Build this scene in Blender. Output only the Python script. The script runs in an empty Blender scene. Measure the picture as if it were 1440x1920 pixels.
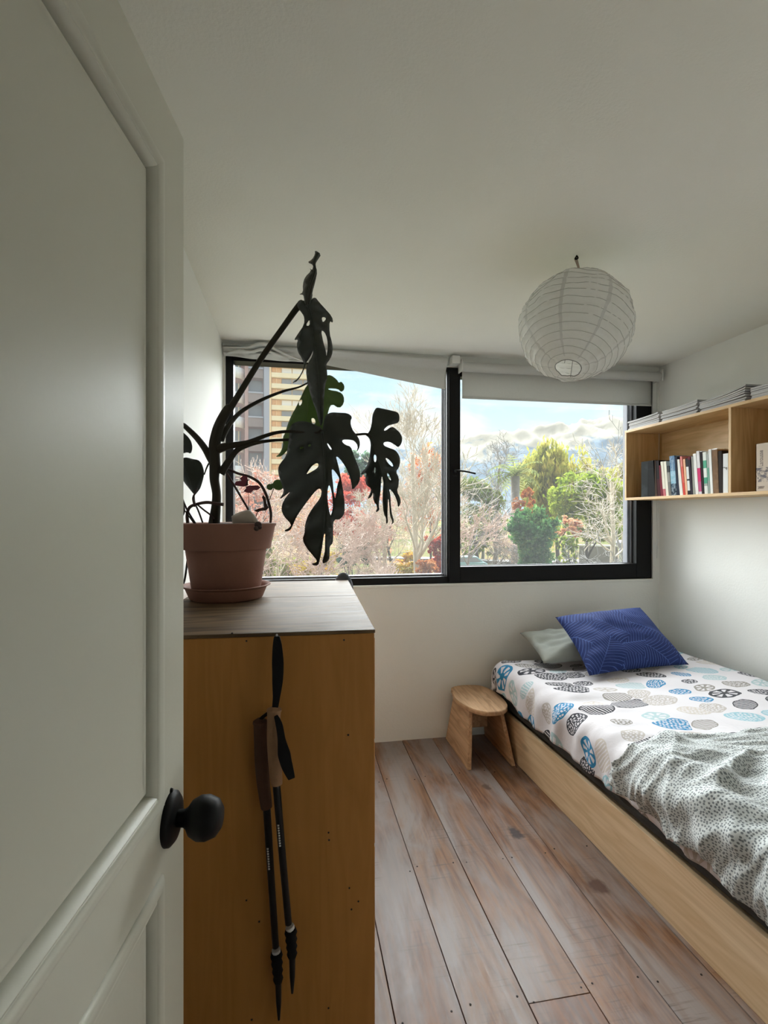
import bpy, bmesh, math, random
import numpy as np
from mathutils import Vector, Matrix, noise
from mathutils.geometry import delaunay_2d_cdt

# ------------------------------------------------------------------ camera
scene = bpy.context.scene
COL = scene.collection
FPX, HOR, EYE = 960.0, 965.0, 1.45          # focal length in px, horizon row, eye height (m)
YAW = math.atan(170.0 / 960.0)
SY, CY = math.sin(YAW), math.cos(YAW)
cam_d = bpy.data.cameras.new('camera')
cam = bpy.data.objects.new('camera', cam_d)
COL.objects.link(cam)
cam_d.sensor_fit = 'VERTICAL'
cam_d.sensor_height = 24.0
cam_d.lens = FPX / 1920.0 * 24.0
cam_d.shift_y = (HOR - 960.0) / 1920.0
cam_d.clip_start = 0.02
cam_d.clip_end = 20000
cam.location = (0, 0, EYE)
cam.rotation_euler = (math.pi / 2, 0, -YAW)
scene.camera = cam

# ------------------------------------------------------------------ sky, sun, exposure
scene.view_settings.view_transform = 'Standard'
scene.view_settings.look = 'None'
scene.view_settings.exposure = 0.82
scene.view_settings.gamma = 1.0
scene.view_settings.use_curve_mapping = False

def L(h):
    """'#rrggbb' -> linear rgba"""
    h = h.lstrip('#')
    c = [int(h[i:i + 2], 16) / 255 for i in (0, 2, 4)]
    return tuple(x / 12.92 if x <= .04045 else ((x + .055) / 1.055) ** 2.4 for x in c) + (1.0,)

class G:
    """small node-graph writer"""
    def __init__(s, tree):
        s.t = tree
        s.t.nodes.clear()
    def n(s, typ, out=0, props=None, **kw):
        nd = s.t.nodes.new('ShaderNode' + typ)
        for k, v in (props or {}).items():
            setattr(nd, k, v)
        for k, v in kw.items():
            k2 = k.replace('_', ' ')
            sock = None
            if k.startswith('i') and k[1:].isdigit():
                sock = nd.inputs[int(k[1:])]
            else:
                sock = nd.inputs[k2]
            s.put(sock, v)
        return nd if out is None else nd.outputs[out]
    def put(s, sock, v):
        if isinstance(v, bpy.types.NodeSocket):
            s.t.links.new(v, sock)
        else:
            sock.default_value = v
    def math(s, op, a, b=0.0, c=0.0):
        return s.n('Math', props={'operation': op}, i0=a, i1=b, i2=c)
    def vmath(s, op, a, b=(0, 0, 0), out=0):
        return s.n('VectorMath', out=out, props={'operation': op}, i0=a, i1=b)
    def mix(s, f, a, b, blend='MIX'):
        nd = s.t.nodes.new('ShaderNodeMix')
        nd.data_type = 'RGBA'
        nd.blend_type = blend
        s.put(nd.inputs[0], f); s.put(nd.inputs[6], a); s.put(nd.inputs[7], b)
        return nd.outputs[2]
    def ramp(s, f, stops, interp='LINEAR'):
        nd = s.t.nodes.new('ShaderNodeValToRGB')
        nd.color_ramp.interpolation = interp
        e = nd.color_ramp.elements
        while len(e) < len(stops):
            e.new(.5)
        for i, (p, c) in enumerate(stops):
            e[i].position = p
            e[i].color = c if not isinstance(c, (int, float)) else (c, c, c, 1)
        s.put(nd.inputs[0], f)
        return nd.outputs[0]
    def noise(s, vec, scale, detail=3, rough=.55, dist=0.0, out=0):
        return s.n('TexNoise', out=out, Vector=vec, Scale=scale, Detail=detail, Roughness=rough, Distortion=dist)
    def stretch(s, vec, sc):
        return s.n('Mapping', Vector=vec, Scale=sc)

def new_world():
    w = bpy.data.worlds.new('sky')
    scene.world = w
    w.use_nodes = True
    g = G(w.node_tree)
    d = g.n('TexCoord', out='Generated')
    z = g.n('SeparateXYZ', out=2, Vector=d)
    base = g.ramp(z, [(0.0, (.76, .82, .82, 1)), (.12, (.70, .81, .83, 1)), (.24, (.52, .73, .84, 1)), (1.0, (.34, .56, .82, 1))])
    m = g.stretch(d, (1.0, 1.0, 3.4))
    c1 = g.noise(m, 4.2, 7, .58, .3)
    cl = g.ramp(c1, [(.43, 0.0), (.62, 1.0)])
    sky = g.mix(cl, base, (.90, .92, .91, 1))
    low = g.math('GREATER_THAN', z, -0.002)
    col = g.mix(low, (.25, .26, .22, 1), sky)
    bg = g.n('Background', Color=col, Strength=SKY)
    out = g.n('OutputWorld', out=None)
    g.put(out.inputs['Surface'], bg)

SKY = 0.72
SUN = 22
new_world()
sun_d = bpy.data.lights.new('sun', 'SUN')
sun_d.energy = SUN
sun_d.angle = math.radians(110)
sun_d.color = (.96, .985, 1.0)
sun = bpy.data.objects.new('sun', sun_d)
COL.objects.link(sun)
sun.rotation_euler = Vector((-.22, -.86, -.48)).to_track_quat('-Z', 'Y').to_euler()
sun.location = (-5, 20, 25)

# ------------------------------------------------------------------ pixel -> place helpers (real distances)
def ray(u, v):
    a = (u - 720.0) / FPX
    return Vector((SY + CY * a, CY - SY * a, (HOR - v) / FPX))
CAM = Vector((0, 0, EYE))
def at(u, v, t):
    return CAM + ray(u, v) * t
def at_x(u, v, X):
    d = ray(u, v); return CAM + d * (X / d.x)
def at_y(u, v, Y):
    d = ray(u, v); return CAM + d * (Y / d.y)
def at_z(u, v, Z):
    d = ray(u, v); return CAM + d * ((Z - EYE) / d.z)
def at_plane(u, v, p, n):
    d = ray(u, v); return CAM + d * ((Vector(p) - CAM).dot(n) / d.dot(n))

# ------------------------------------------------------------------ object helpers
def link(o, parent=None):
    COL.objects.link(o)
    if parent is not None:
        o.parent = parent
        w = Vector((0, 0, 0)); p = parent
        while p is not None:
            w += p.location; p = p.parent
        o.location = -w
    return o
def tag(o, label=None, cat=None, group=None, kind=None):
    if label: o['label'] = label
    if cat: o['category'] = cat
    if group: o['group'] = group
    if kind: o['kind'] = kind
    return o
def thing(name, loc, label=None, cat=None, group=None, kind=None):
    o = bpy.data.objects.new(name, None)
    o.empty_display_size = .1
    COL.objects.link(o)
    o.location = loc
    return tag(o, label, cat, group, kind)
def mesh_obj(name, verts, faces, mat, parent=None, smooth=False, uv=None):
    me = bpy.data.meshes.new(name)
    me.from_pydata([tuple(v) for v in verts], [], faces)
    if uv is not None:
        lay = me.uv_layers.new(name='UVMap')
        for lp in me.loops:
            lay.data[lp.index].uv = uv[lp.vertex_index]
    if smooth:
        me.shade_smooth()
    if mat: me.materials.append(mat)
    o = bpy.data.objects.new(name, me)
    return link(o, parent)

class MB:
    """collects shapes for ONE mesh"""
    def __init__(s):
        s.v = []; s.f = []
    def add(s, vs, fs):
        b = len(s.v)
        s.v += [Vector(x) for x in vs]
        s.f += [tuple(i + b for i in f) for f in fs]
        return s
    def box(s, a, b, M=None):
        x0, y0, z0 = [min(p, q) for p, q in zip(a, b)]; x1, y1, z1 = [max(p, q) for p, q in zip(a, b)]
        vs = [(x0, y0, z0), (x1, y0, z0), (x1, y1, z0), (x0, y1, z0), (x0, y0, z1), (x1, y0, z1), (x1, y1, z1), (x0, y1, z1)]
        if M is not None: vs = [M @ Vector(v) for v in vs]
        return s.add(vs, [(0, 3, 2, 1), (4, 5, 6, 7), (0, 1, 5, 4), (1, 2, 6, 5), (2, 3, 7, 6), (3, 0, 4, 7)])
    def tube(s, pts, rad, n=8, cap=True, flat=1.0):
        pts = [Vector(p) for p in pts]
        if not isinstance(rad, (list, tuple)): rad = [rad] * len(pts)
        vs = []; prev = None
        for i, p in enumerate(pts):
            d = (pts[min(i + 1, len(pts) - 1)] - pts[max(i - 1, 0)])
            if d.length < 1e-9: d = Vector((0, 0, 1))
            d.normalize()
            if prev is None:
                e = Vector((0, 0, 1)) if abs(d.z) < .9 else Vector((1, 0, 0))
                x = d.cross(e).normalized()
            else:
                x = (prev - d * prev.dot(d))
                x = x.normalized() if x.length > 1e-6 else d.orthogonal().normalized()
            prev = x
            y = d.cross(x)
            for k in range(n):
                a = 2 * math.pi * k / n
                vs.append(p + (x * math.cos(a) + y * math.sin(a) * flat) * rad[i])
        fs = []
        for i in range(len(pts) - 1):
            for k in range(n):
                k2 = (k + 1) % n
                fs.append((i * n + k, i * n + k2, (i + 1) * n + k2, (i + 1) * n + k))
        if cap:
            fs.append(tuple(range(n - 1, -1, -1)))
            fs.append(tuple((len(pts) - 1) * n + k for k in range(n)))
        return s.add(vs, fs)
    def lathe(s, prof, origin=(0, 0, 0), axis=(0, 0, 1), n=32, close=False):
        """prof: list of (radius, height along axis)"""
        a = Vector(axis).normalized(); x = a.orthogonal().normalized(); y = a.cross(x); o = Vector(origin)
        vs = []
        for r, h in prof:
            for k in range(n):
                t = 2 * math.pi * k / n
                vs.append(o + a * h + (x * math.cos(t) + y * math.sin(t)) * r)
        fs = []
        m = len(prof)
        for i in range(m - 1 + (1 if close else 0)):
            j = (i + 1) % m
            for k in range(n):
                k2 = (k + 1) % n
                fs.append((i * n + k, i * n + k2, j * n + k2, j * n + k))
        return s.add(vs, fs)
    def build(s, name, mat, parent=None, smooth=False, bevel=0.0, seg=2, auto=None):
        o = mesh_obj(name, s.v, s.f, mat, parent, smooth)
        if bevel:
            m = o.modifiers.new('bevel', 'BEVEL'); m.width = bevel; m.segments = seg; m.limit_method = 'ANGLE'; m.angle_limit = math.radians(40)
            o.data.shade_smooth()
            o.data.set_sharp_from_angle(angle=math.radians(35)) if hasattr(o.data, 'set_sharp_from_angle') else None
        if auto:
            o.data.shade_smooth(); o.data.set_sharp_from_angle(angle=math.radians(auto))
        return o
def box(name, a, b, mat, parent=None, bevel=0.0, M=None):
    return MB().box(a, b, M).build(name, mat, parent, bevel=bevel)

def spline(pts, k=6):
    """Catmull-Rom through points"""
    P = [Vector(p) for p in pts]; out = []
    for i in range(len(P) - 1):
        p0 = P[max(i - 1, 0)]; p1 = P[i]; p2 = P[i + 1]; p3 = P[min(i + 2, len(P) - 1)]
        for j in range(k):
            t = j / k
            out.append(.5 * ((2 * p1) + (p2 - p0) * t + (2 * p0 - 5 * p1 + 4 * p2 - p3) * t * t + (3 * p1 - p0 - 3 * p2 + p3) * t ** 3))
    out.append(P[-1])
    return out
def lerp_list(vals, n):
    x = np.linspace(0, len(vals) - 1, n)
    return list(np.interp(x, range(len(vals)), vals))

# ------------------------------------------------------------------ materials
MATS = {}
def new_mat(name):
    m = bpy.data.materials.new(name); m.use_nodes = True
    MATS[name] = m
    return m, G(m.node_tree)
def finish(g, bsdf, disp=None):
    o = g.n('OutputMaterial', out=None)
    g.put(o.inputs['Surface'], bsdf)
def plain(name, col, rough=.6, var=.06, nscale=14.0, bump=0.0, bscale=60.0, metal=0.0, spec=.5, trans=0.0, coat=0.0, sub=None):
    """one colour with a faint mottled variation and fine relief"""
    m, g = new_mat(name)
    c = L(col) if isinstance(col, str) else col
    oc = g.n('TexCoord', out='Object')
    nz = g.noise(oc, nscale, 4)
    f = g.math('MULTIPLY_ADD', nz, 2 * var, 1 - var)
    colr = g.mix(1.0, c, g.n('CombineColor', Red=f, Green=f, Blue=f), 'MULTIPLY')
    kw = dict(Base_Color=colr, Roughness=rough, Metallic=metal)
    b = g.n('BsdfPrincipled', out=None, **kw)
    b.inputs['Specular IOR Level'].default_value = spec
    b.inputs['Coat Weight'].default_value = coat
    if bump:
        h = g.noise(oc, bscale, 3)
        g.put(b.inputs['Normal'], g.n('Bump', Strength=bump, Distance=.002, Height=h))
    sh = b.outputs[0]
    if trans:
        tr = g.n('BsdfTranslucent', Color=colr)
        sh = g.n('MixShader', i0=trans, i1=sh, i2=tr)
    finish(g, sh)
    return m
def wood(name, c_light, c_dark, axis=1, rough=.45, grain=1.0, knots=.0, bump=.15, spec=.4, randomize=.0, wear=None, coat=0.0):
    """wood with grain running along the given axis of the object"""
    m, g = new_mat(name)
    oc = g.n('TexCoord', out='Object')
    rnd = g.n('ObjectInfo', out='Random')
    off = g.n('CombineXYZ', X=g.math('MULTIPLY', rnd, 17.0 * (1 if randomize else 0)), Y=g.math('MULTIPLY', rnd, 31.0 * (1 if randomize else 0)), Z=0.0)
    p = g.vmath('ADD', oc, off)
    sc = [9.0, 9.0, 9.0]; sc[axis] = .9
    st = g.stretch(p, tuple(sc))
    warp = g.noise(st, 1.2, 3, .5, .6)
    sc2 = [70.0, 70.0, 70.0]; sc2[axis] = 2.2
    fine = g.noise(g.stretch(p, tuple(sc2)), 1.0 * grain, 4, .6)
    ring = g.math('FRACT', g.math('MULTIPLY', warp, 7.0))
    ring = g.math('ABSOLUTE', g.math('SUBTRACT', ring, .5))
    v = g.math('ADD', g.math('MULTIPLY', fine, .62), g.math('MULTIPLY', ring, .55))
    col = g.ramp(v, [(.25, L(c_dark)), (.72, L(c_light))])
    if knots:
        kn = g.n('TexVoronoi', out='Distance', Vector=g.stretch(p, tuple([3.0 if i != axis else 1.3 for i in range(3)])), Scale=1.4)
        km = g.ramp(kn, [(.0, 1.0), (.055, .75), (.12, 0.0)])
        col = g.mix(g.math('MULTIPLY', km, knots), col, L('#2c1a12'))
    if wear:
        wn = g.noise(g.stretch(p, (3.0, 1.1, 3.0)), 1.6, 5, .6, .4)
        wm = g.ramp(wn, [(.42, 0.0), (.66, 1.0)])
        col = g.mix(g.math('MULTIPLY', wm, .8), col, L(wear))
    if randomize:
        f = g.math('MULTIPLY_ADD', rnd, 2 * randomize, 1 - randomize)
        col = g.mix(1.0, col, g.n('CombineColor', Red=f, Green=f, Blue=f), 'MULTIPLY')
    rr = g.math('MULTIPLY_ADD', fine, .25, rough - .12)
    b = g.n('BsdfPrincipled', out=None, Base_Color=col, Roughness=rr)
    b.inputs['Specular IOR Level'].default_value = spec
    b.inputs['Coat Weight'].default_value = coat
    g.put(b.inputs['Normal'], g.n('Bump', Strength=bump, Distance=.003, Height=fine))
    finish(g, b.outputs[0])
    return m

# ------------------------------------------------------------------ room numbers (metres)
XL, XR, YB, YF, ZC = -.42, 2.543, 3.22, .10, 2.489

M_wall = plain('white wall paint', (.83, .83, .79, 1), .75, .03, 3.0, .35, 90)
M_ceil = plain('white ceiling paint', (.90, .885, .82, 1), .8, .02, 3.0, .5, 120)
M_door = plain('cream door enamel', (.66, .65, .555, 1), .38, .03, 2.0, .12, 60)
M_black = plain('black painted aluminium', (.007, .007, .0075, 1), .5, .1, 20, .05, 200, spec=.18)
M_alu = plain('grey aluminium profile', (.17, .17, .19, 1), .6, .05, 20, spec=.25)

M_gap = plain('dark gap', (.02, .016, .013, 1), .9)

def plank_mat():
    """old floor boards: brown grain, grey worn patches, cross saw marks, two dark stains"""
    m, g = new_mat('worn floor plank')
    oc = g.n('TexCoord', out='Object')
    rnd = g.n('ObjectInfo', out='Random')
    off = g.n('CombineXYZ', X=g.math('MULTIPLY', rnd, 17.0), Y=g.math('MULTIPLY', rnd, 31.0), Z=0.0)
    p = g.vmath('ADD', oc, off)
    warp = g.noise(g.stretch(p, (9, .9, 9)), 1.2, 3, .5, .6)
    fine = g.noise(g.stretch(p, (80, 2.2, 80)), 1.0, 4, .6)
    ring = g.math('ABSOLUTE', g.math('SUBTRACT', g.math('FRACT', g.math('MULTIPLY', warp, 7.0)), .5))
    v = g.math('ADD', g.math('MULTIPLY', fine, .62), g.math('MULTIPLY', ring, .5))
    hue = g.math('FRACT', g.math('MULTIPLY', rnd, 7.3))
    light = g.mix(hue, L('#9a7352'), L('#8c5f49'))
    dark = g.mix(hue, L('#65452e'), L('#552f22'))
    col = g.mix(g.ramp(v, [(.25, 0.0), (.70, 1.0)]), dark, light)
    wn = g.noise(g.stretch(p, (4.0, 1.0, 4.0)), 1.5, 5, .62, .5)
    wm = g.ramp(wn, [(.40, 0.0), (.62, 1.0)])
    col = g.mix(g.math('MULTIPLY', wm, .74), col, L('#979190'))
    # saw marks across the boards
    saw = g.noise(g.stretch(p, (5.0, 95.0, 5.0)), 1.0, 2, .6)
    sm = g.math('MULTIPLY', g.ramp(saw, [(.56, 0.0), (.66, 1.0)]), g.ramp(g.noise(p, 3.1, 2), [(.52, 0.0), (.66, 1.0)]))
    col = g.mix(g.math('MULTIPLY', sm, .55), col, L('#54463c'))
    for (u, vv, r, c, a) in ((968, 1562, .042, '#2a2022', .85), (1121, 1660, .050, '#4a2c20', .8), (912, 1475, .03, '#4a3427', .6)):
        q = at_z(u, vv, 0)
        d = g.vmath('SUBTRACT', oc, (q.x, q.y, q.z))
        d = g.vmath('MULTIPLY', d, (1.25, .8, 1))
        ln = g.vmath('LENGTH', d, out='Value')
        ln = g.math('ADD', ln, g.math('MULTIPLY', g.math('SUBTRACT', g.noise(oc, 26, 3), .5), .06))
        st = g.ramp(g.math('DIVIDE', ln, r), [(.55, 1.0), (1.0, 0.0)])
        col = g.mix(g.math('MULTIPLY', st, a), col, L(c))
    f = g.math('MULTIPLY_ADD', rnd, .22, .89)
    col = g.mix(1.0, col, g.n('CombineColor', Red=f, Green=f, Blue=f), 'MULTIPLY')
    b = g.n('BsdfPrincipled', out=None, Base_Color=col, Roughness=g.math('MULTIPLY_ADD', fine, .3, .30))
    b.inputs['Specular IOR Level'].default_value = .45
    g.put(b.inputs['Normal'], g.n('Bump', Strength=.12, Distance=.003, Height=fine))
    finish(g, b.outputs[0])
    return m
M_plank = plank_mat()
# ================================================================== the room
fl = box('floor', (XL - .1, -1.7, -.06), (XR + .1, YB + .15, -.012), M_gap)
tag(fl, 'wooden plank floor of the bedroom', kind='structure')
# planks: run along the depth of the room, seams where the photo shows them
seams = [XL, -.325, -.118, .085, .287, .485, .687, .887, 1.093, 1.30, 1.505, 1.71, 1.915, 2.12, 2.33, XR]
rp = random.Random(4)
for i in range(len(seams) - 1):
    x0, x1 = seams[i] + .0014, seams[i + 1] - .0014
    cuts = [-1.68]
    y = -1.68 + rp.uniform(.9, 2.2)
    while y < YB - .5:
        cuts.append(y); y += rp.uniform(1.9, 3.0)
    cuts.append(YB)
    if i == 6: cuts = [-1.68, 1.42, YB]
    elif 3 <= i <= 9: cuts = [-1.68, -.4 + .1 * i, YB]
    for a, b in zip(cuts[:-1], cuts[1:]):
        box('plank', (x0, a + .001, -.03), (x1, b - .001, -.0005 * ((i * 7) % 3)), M_plank, fl, bevel=.0012)
nm = MB()
for yy in (2.05, 1.43, .8, 2.75):
    for i in range(3, 10):
        for dx in (.025, .175):
            p = Vector((seams[i] + dx + rp.uniform(-.008, .008), yy + rp.uniform(-.02, .02), 0))
            nm.lathe([(0, .0006), (.0032, .0005), (.0036, -.002)], p, n=8)
nm.build('nail_heads', M_gap, fl)['kind'] = 'stuff'

tag(box('ceiling', (XL - .1, -1.7, ZC), (XR + .1, YB + .15, ZC + .1), M_ceil), 'white painted ceiling', kind='structure')
tag(box('wall_left', (XL - .1, -1.7, -.05), (XL, YB + .15, ZC), M_wall), 'white wall behind the open door', kind='structure')
tag(box('wall_right', (XR, -1.7, -.05), (XR + .1, YB + .15, ZC), M_wall), 'white wall beside the bed', kind='structure')
# window wall with opening
WX0, WX1, WZ0, WZ1 = -.405, 2.492, 1.0, 2.415
m = MB()
m.box((XL, YB, -.05), (XR, YB + .15, WZ0)); m.box((XL, YB, WZ1), (XR, YB + .15, ZC))
m.box((XL, YB, WZ0), (WX0, YB + .15, WZ1)); m.box((WX1, YB, WZ0), (XR, YB + .15, WZ1))
tag(m.build('wall_back', M_wall), 'white wall under and around the window', kind='structure')
# wall with the doorway the camera stands in, and the hall behind it
DX0, DX1, DZ = -.285, .52, 2.075
m = MB()
m.box((XL, -.02, -.05), (DX0, YF, ZC)); m.box((DX1, -.02, -.05), (XR, YF, ZC)); m.box((DX0, -.02, DZ), (DX1, YF, ZC))
tag(m.build('wall_front', M_wall), 'white wall with the doorway', kind='structure')
m = MB()
m.box((XL, -1.72, -.05), (XR, -1.62, ZC)); m.box((1.1, -1.62, -.05), (1.2, -.02, ZC))
tag(m.build('wall_hall', M_wall), 'white hall walls behind the doorway', kind='structure')

# ------------------------------------------------------------------ window
wd = thing('window_1', (1.04, YB + .06, WZ0), 'black framed window with a wide fixed pane and a hinged sash', kind='structure')
FY0, FY1 = YB + .012, YB + .115
def bars(name, mat, parent, x0, x1, z0, z1, wl, wr, wb, wt, y0, y1, bevel=.002):
    m = MB()
    m.box((x0, y0, z0), (x0 + wl, y1, z1)); m.box((x1 - wr, y0, z0), (x1, y1, z1))
    m.box((x0 + wl, y0, z0), (x1 - wr, y1, z0 + wb)); m.box((x0 + wl, y0, z1 - wt), (x1 - wr, y1, z1))
    return m.build(name, mat, parent, bevel=bevel)
bars('outer_frame', M_black, wd, WX0, WX1, WZ0, WZ1, .045, .045, .045, .026, FY0, FY1)
box('mullion', (.992, FY0, WZ0 + .045), (1.035, FY1, WZ1 - .026), M_black, wd, bevel=.002)
# aluminium rebate of the fixed pane
m = MB()
for k, (yy, w) in enumerate(((.045, .010), (.07, .008), (.095, .012))):
    y0 = YB + yy; e = .004 + .004 * k
    m.box((.992 - e, y0, WZ0 + .045), (.9915, y0 + w, WZ1 - .026))
m.box((WX0 + .045, YB + .06, WZ0 + .0452), (.985, YB + .115, WZ0 + .056))
m.build('glazing_bead', M_alu, wd)
m_glass, g = new_mat('window glass')
fr = g.n('Fresnel', IOR=1.45)
fin = g.n('MixShader', i0=g.math('MULTIPLY', fr, .6), i1=g.n('BsdfTransparent', Color=(.97, .985, .98, 1)), i2=g.n('BsdfGlossy', Color=(1, 1, 1, 1), Roughness=.02))
# added translucent layer: lays a pale bright veil over the view outside
veil = g.n('BsdfTranslucent', Color=(.9, .93, .95, 1))
veil_n = g.math('MULTIPLY_ADD', g.noise(g.n('TexCoord', out='Object'), 3.0, 3), .008, .007)
finish(g, g.n('MixShader', i0=veil_n, i1=fin, i2=veil))
box('fixed_pane', (WX0 + .045, YB + .098, WZ0 + .045), (.992, YB + .102, WZ1 - .026), m_glass, wd)
SY0, SY1 = YB - .004, YB + .075
sash = bars('sash', M_black, wd, 1.0, 2.47, WZ0 + .012, WZ1 - .01, .078, .108, .096, .05, SY0, SY1, .003)
box('pane', (1.07, YB + .060, WZ0 + .1), (2.37, YB + .064, WZ1 - .05), m_glass, sash)
m = MB()
m.box((2.352, YB + .045, WZ0 + .107), (2.3618, YB + .058, WZ1 - .06)); m.box((2.337, YB + .066, WZ0 + .107), (2.3618, YB + .11, WZ1 - .06))
m.box((1.078, YB + .045, WZ0 + .1072), (2.35, YB + .058, WZ0 + .112))
m.build('glazing_strip', M_alu, sash)
hp = at_y(852, 884, YB)
m = MB()
m.box((hp.x - .014, SY0 - .012, hp.z - .03), (hp.x + .014, SY0, hp.z + .03))
m.tube([(hp.x, SY0 - .01, hp.z), (hp.x, SY0 - .045, hp.z)], .009, 10)
m.tube(spline([(hp.x - .004, SY0 - .045, hp.z + .001), (hp.x + .05, SY0 - .05, hp.z - .002), (hp.x + .125, SY0 - .048, hp.z - .016)]), .0085, 10, flat=.7)
m.build('window_handle', M_black, sash, auto=40)
# thin plaster ledge under the frame
tag(box('trim_1', (WX0, YB - .006, WZ0 - .018), (WX1, YB + .012, WZ0 - .001), M_wall, bevel=.003), 'thin plaster ledge under the window', kind='structure')

# ------------------------------------------------------------------ door (open, standing almost along the room)
DA = math.radians(7.4)
D0 = at(344, 965, .83); D0.z = 0
d_s = Vector((-math.sin(DA), -math.cos(DA), 0)); d_n = Vector((math.cos(DA), -math.sin(DA), 0))
DM = Matrix(((d_s.x, d_n.x, 0, D0.x), (d_s.y, d_n.y, 0, D0.y), (0, 0, 1, 0), (0, 0, 0, 1)))   # local: s along leaf, n out of face, z
door = thing('door_1', (D0.x, D0.y, 0), 'open cream panelled door with a black knob', kind='structure')
DW, DH = .76, 2.058
pan = [(.128, DW - .128, 1.066, 1.925), (.128, DW - .128, .22, .893)]
m = MB()
m.box((.0, -.04, .008), (DW, -.022, DH), DM)
m.build('leaf', M_door, door)
for s0, s1, z0, z1, nme in ((0, .09, .008, DH, 'stile'), (DW - .09, DW, .008, DH, 'stile'), (.09, DW - .09, 1.962, DH, 'rail'), (.09, DW - .09, .932, 1.029, 'rail'), (.09, DW - .09, .008, .182, 'rail')):
    box(nme, (s0, -.0222, z0), (s1, 0, z1), M_door, door, M=DM)
def rect_sweep(s0, s1, z0, z1, prof):
    """prof: (inset, depth) swept round a rectangle with mitred corners"""
    m = MB(); vs = []
    for ins, dp in prof:
        for (a, b) in ((s0 + ins, z0 + ins), (s1 - ins, z0 + ins), (s1 - ins, z1 - ins), (s0 + ins, z1 - ins)):
            vs.append(DM @ Vector((a, dp, b)))
    fs = []
    for i in range(len(prof) - 1):
        for k in range(4):
            k2 = (k + 1) % 4
            fs.append((i * 4 + k, i * 4 + k2, (i + 1) * 4 + k2, (i + 1) * 4 + k))
    return m.add(vs, fs)
for (s0, s1, z0, z1) in pan:
    pn = box('panel', (s0 + .003, -.0222, z0 + .003), (s1 - .003, -.006, z1 - .003), M_door, door, M=DM)
    rect_sweep(s0 - .038, s1 + .038, z0 - .038, z1 + .038, [(0, -.001), (.001, .003), (.006, .0062), (.014, .007), (.019, .004), (.021, .0015), (.025, .003), (.030, -.001), (.0325, -.010), (.034, -.0215), (.041, -.0215), (.0412, -.0064), (.05, -.0057)]).build('moulding', M_door, pn, auto=50)
ks = .06; kz = 1.45 - (1531 - 965) / 960 * .775
ko = DM @ Vector((ks, 0, kz))
kn = MB().lathe([(0, .078), (.016, .077), (.026, .070), (.0315, .056), (.031, .044), (.025, .033), (.016, .027), (.0125, .022), (.012, .010)], ko, d_n, 36).build('door_knob', M_black, door, auto=45)
MB().lathe([(0, .0125), (.020, .0125), (.032, .010), (.038, .005), (.0385, 0)], ko, d_n, 40).build('rosette', M_black, kn, auto=45)
MB().lathe([(0, .004), (.003, .003), (.004, 0)], DM @ Vector((ks - .004, .0, kz + .040)), d_n, 12).build('screw', M_black, kn)
# frame round the doorway
m = MB()
m.box((DX0 - .02, -.03, 0), (DX0, YF + .012, DZ + .05)); m.box((DX1, -.03, 0), (DX1 + .05, YF + .012, DZ + .05)); m.box((DX0, -.03, DZ), (DX1, YF + .012, DZ + .05))
tag(m.build('trim_2', M_door, bevel=.003), 'cream frame of the doorway', kind='structure')
# ================================================================== chest of drawers (its side faces the doorway)
M_ply = wood('ochre plywood panel', '#b87f42', '#aa7437', 2, .55, .55, 0, .05, .3)
M_top = wood('pale varnished board', '#8a7258', '#4d3d2b', 0, .55, .9, 0, .12, .10)
M_edge = wood('pale board edge', '#b79a76', '#8c7152', 0, .5)
CT = 1.159
CA = at(702, 1182, 1.30); CA.z = 0
ca = math.radians(2.05)
c_b = Vector((math.sin(ca), math.cos(ca), 0)); c_l = Vector((-math.cos(ca), math.sin(ca), 0))
CD, CW = .981, .595
CM = Matrix(((c_l.x, c_b.x, 0, CA.x), (c_l.y, c_b.y, 0, CA.y), (0, 0, 1, 0), (0, 0, 0, 1)))   # local: l to the left, b to the back, z
chest = thing('chest_of_drawers', (CA.x - .3, CA.y + .5, 0), 'tall ochre plywood chest behind the open door, carrying the plant pot', 'chest')
box('carcass', (.006, .02, .03), (CW, CD - .012, CT - .016), M_ply, chest, M=CM)
box('side_panel', (0, 0, .0), (CW, .018, CT - .0095), M_ply, chest, bevel=.0015, M=CM)
box('side_panel', (0, CD - .018, .0), (CW, CD, CT - .0095), M_ply, chest, bevel=.0015, M=CM)
box('top_board', (-.002, -.003, CT - .009), (CW, .548, CT), M_top, chest, bevel=.0015, M=CM)
box('top_board', (-.002, .551, CT - .009), (CW, CD + .003, CT), M_top, chest, bevel=.0015, M=CM)
for k in range(4):
    z0 = .06 + k * .27
    dr = box('drawer', (-.004, .022, z0), (.012, CD - .022, z0 + .262), M_ply, chest, bevel=.002, M=CM)
sm = MB()
for (u, v) in ((664, 1187), (645, 1200), (653, 1378), (616, 1561), (617, 1575), (672, 1690), (655, 1665), (659, 1705), (616, 1890), (472, 1912), (462, 1202), (435, 1188), (486, 1728), (462, 1688)):
    p = at_plane(u, v, CA, c_b)
    sm.lathe([(0, .0012), (.0022, .001), (.0026, -.002)], p, -c_b, 8)
sm.build('nail_heads', M_gap, chest)['kind'] = 'stuff'

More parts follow.
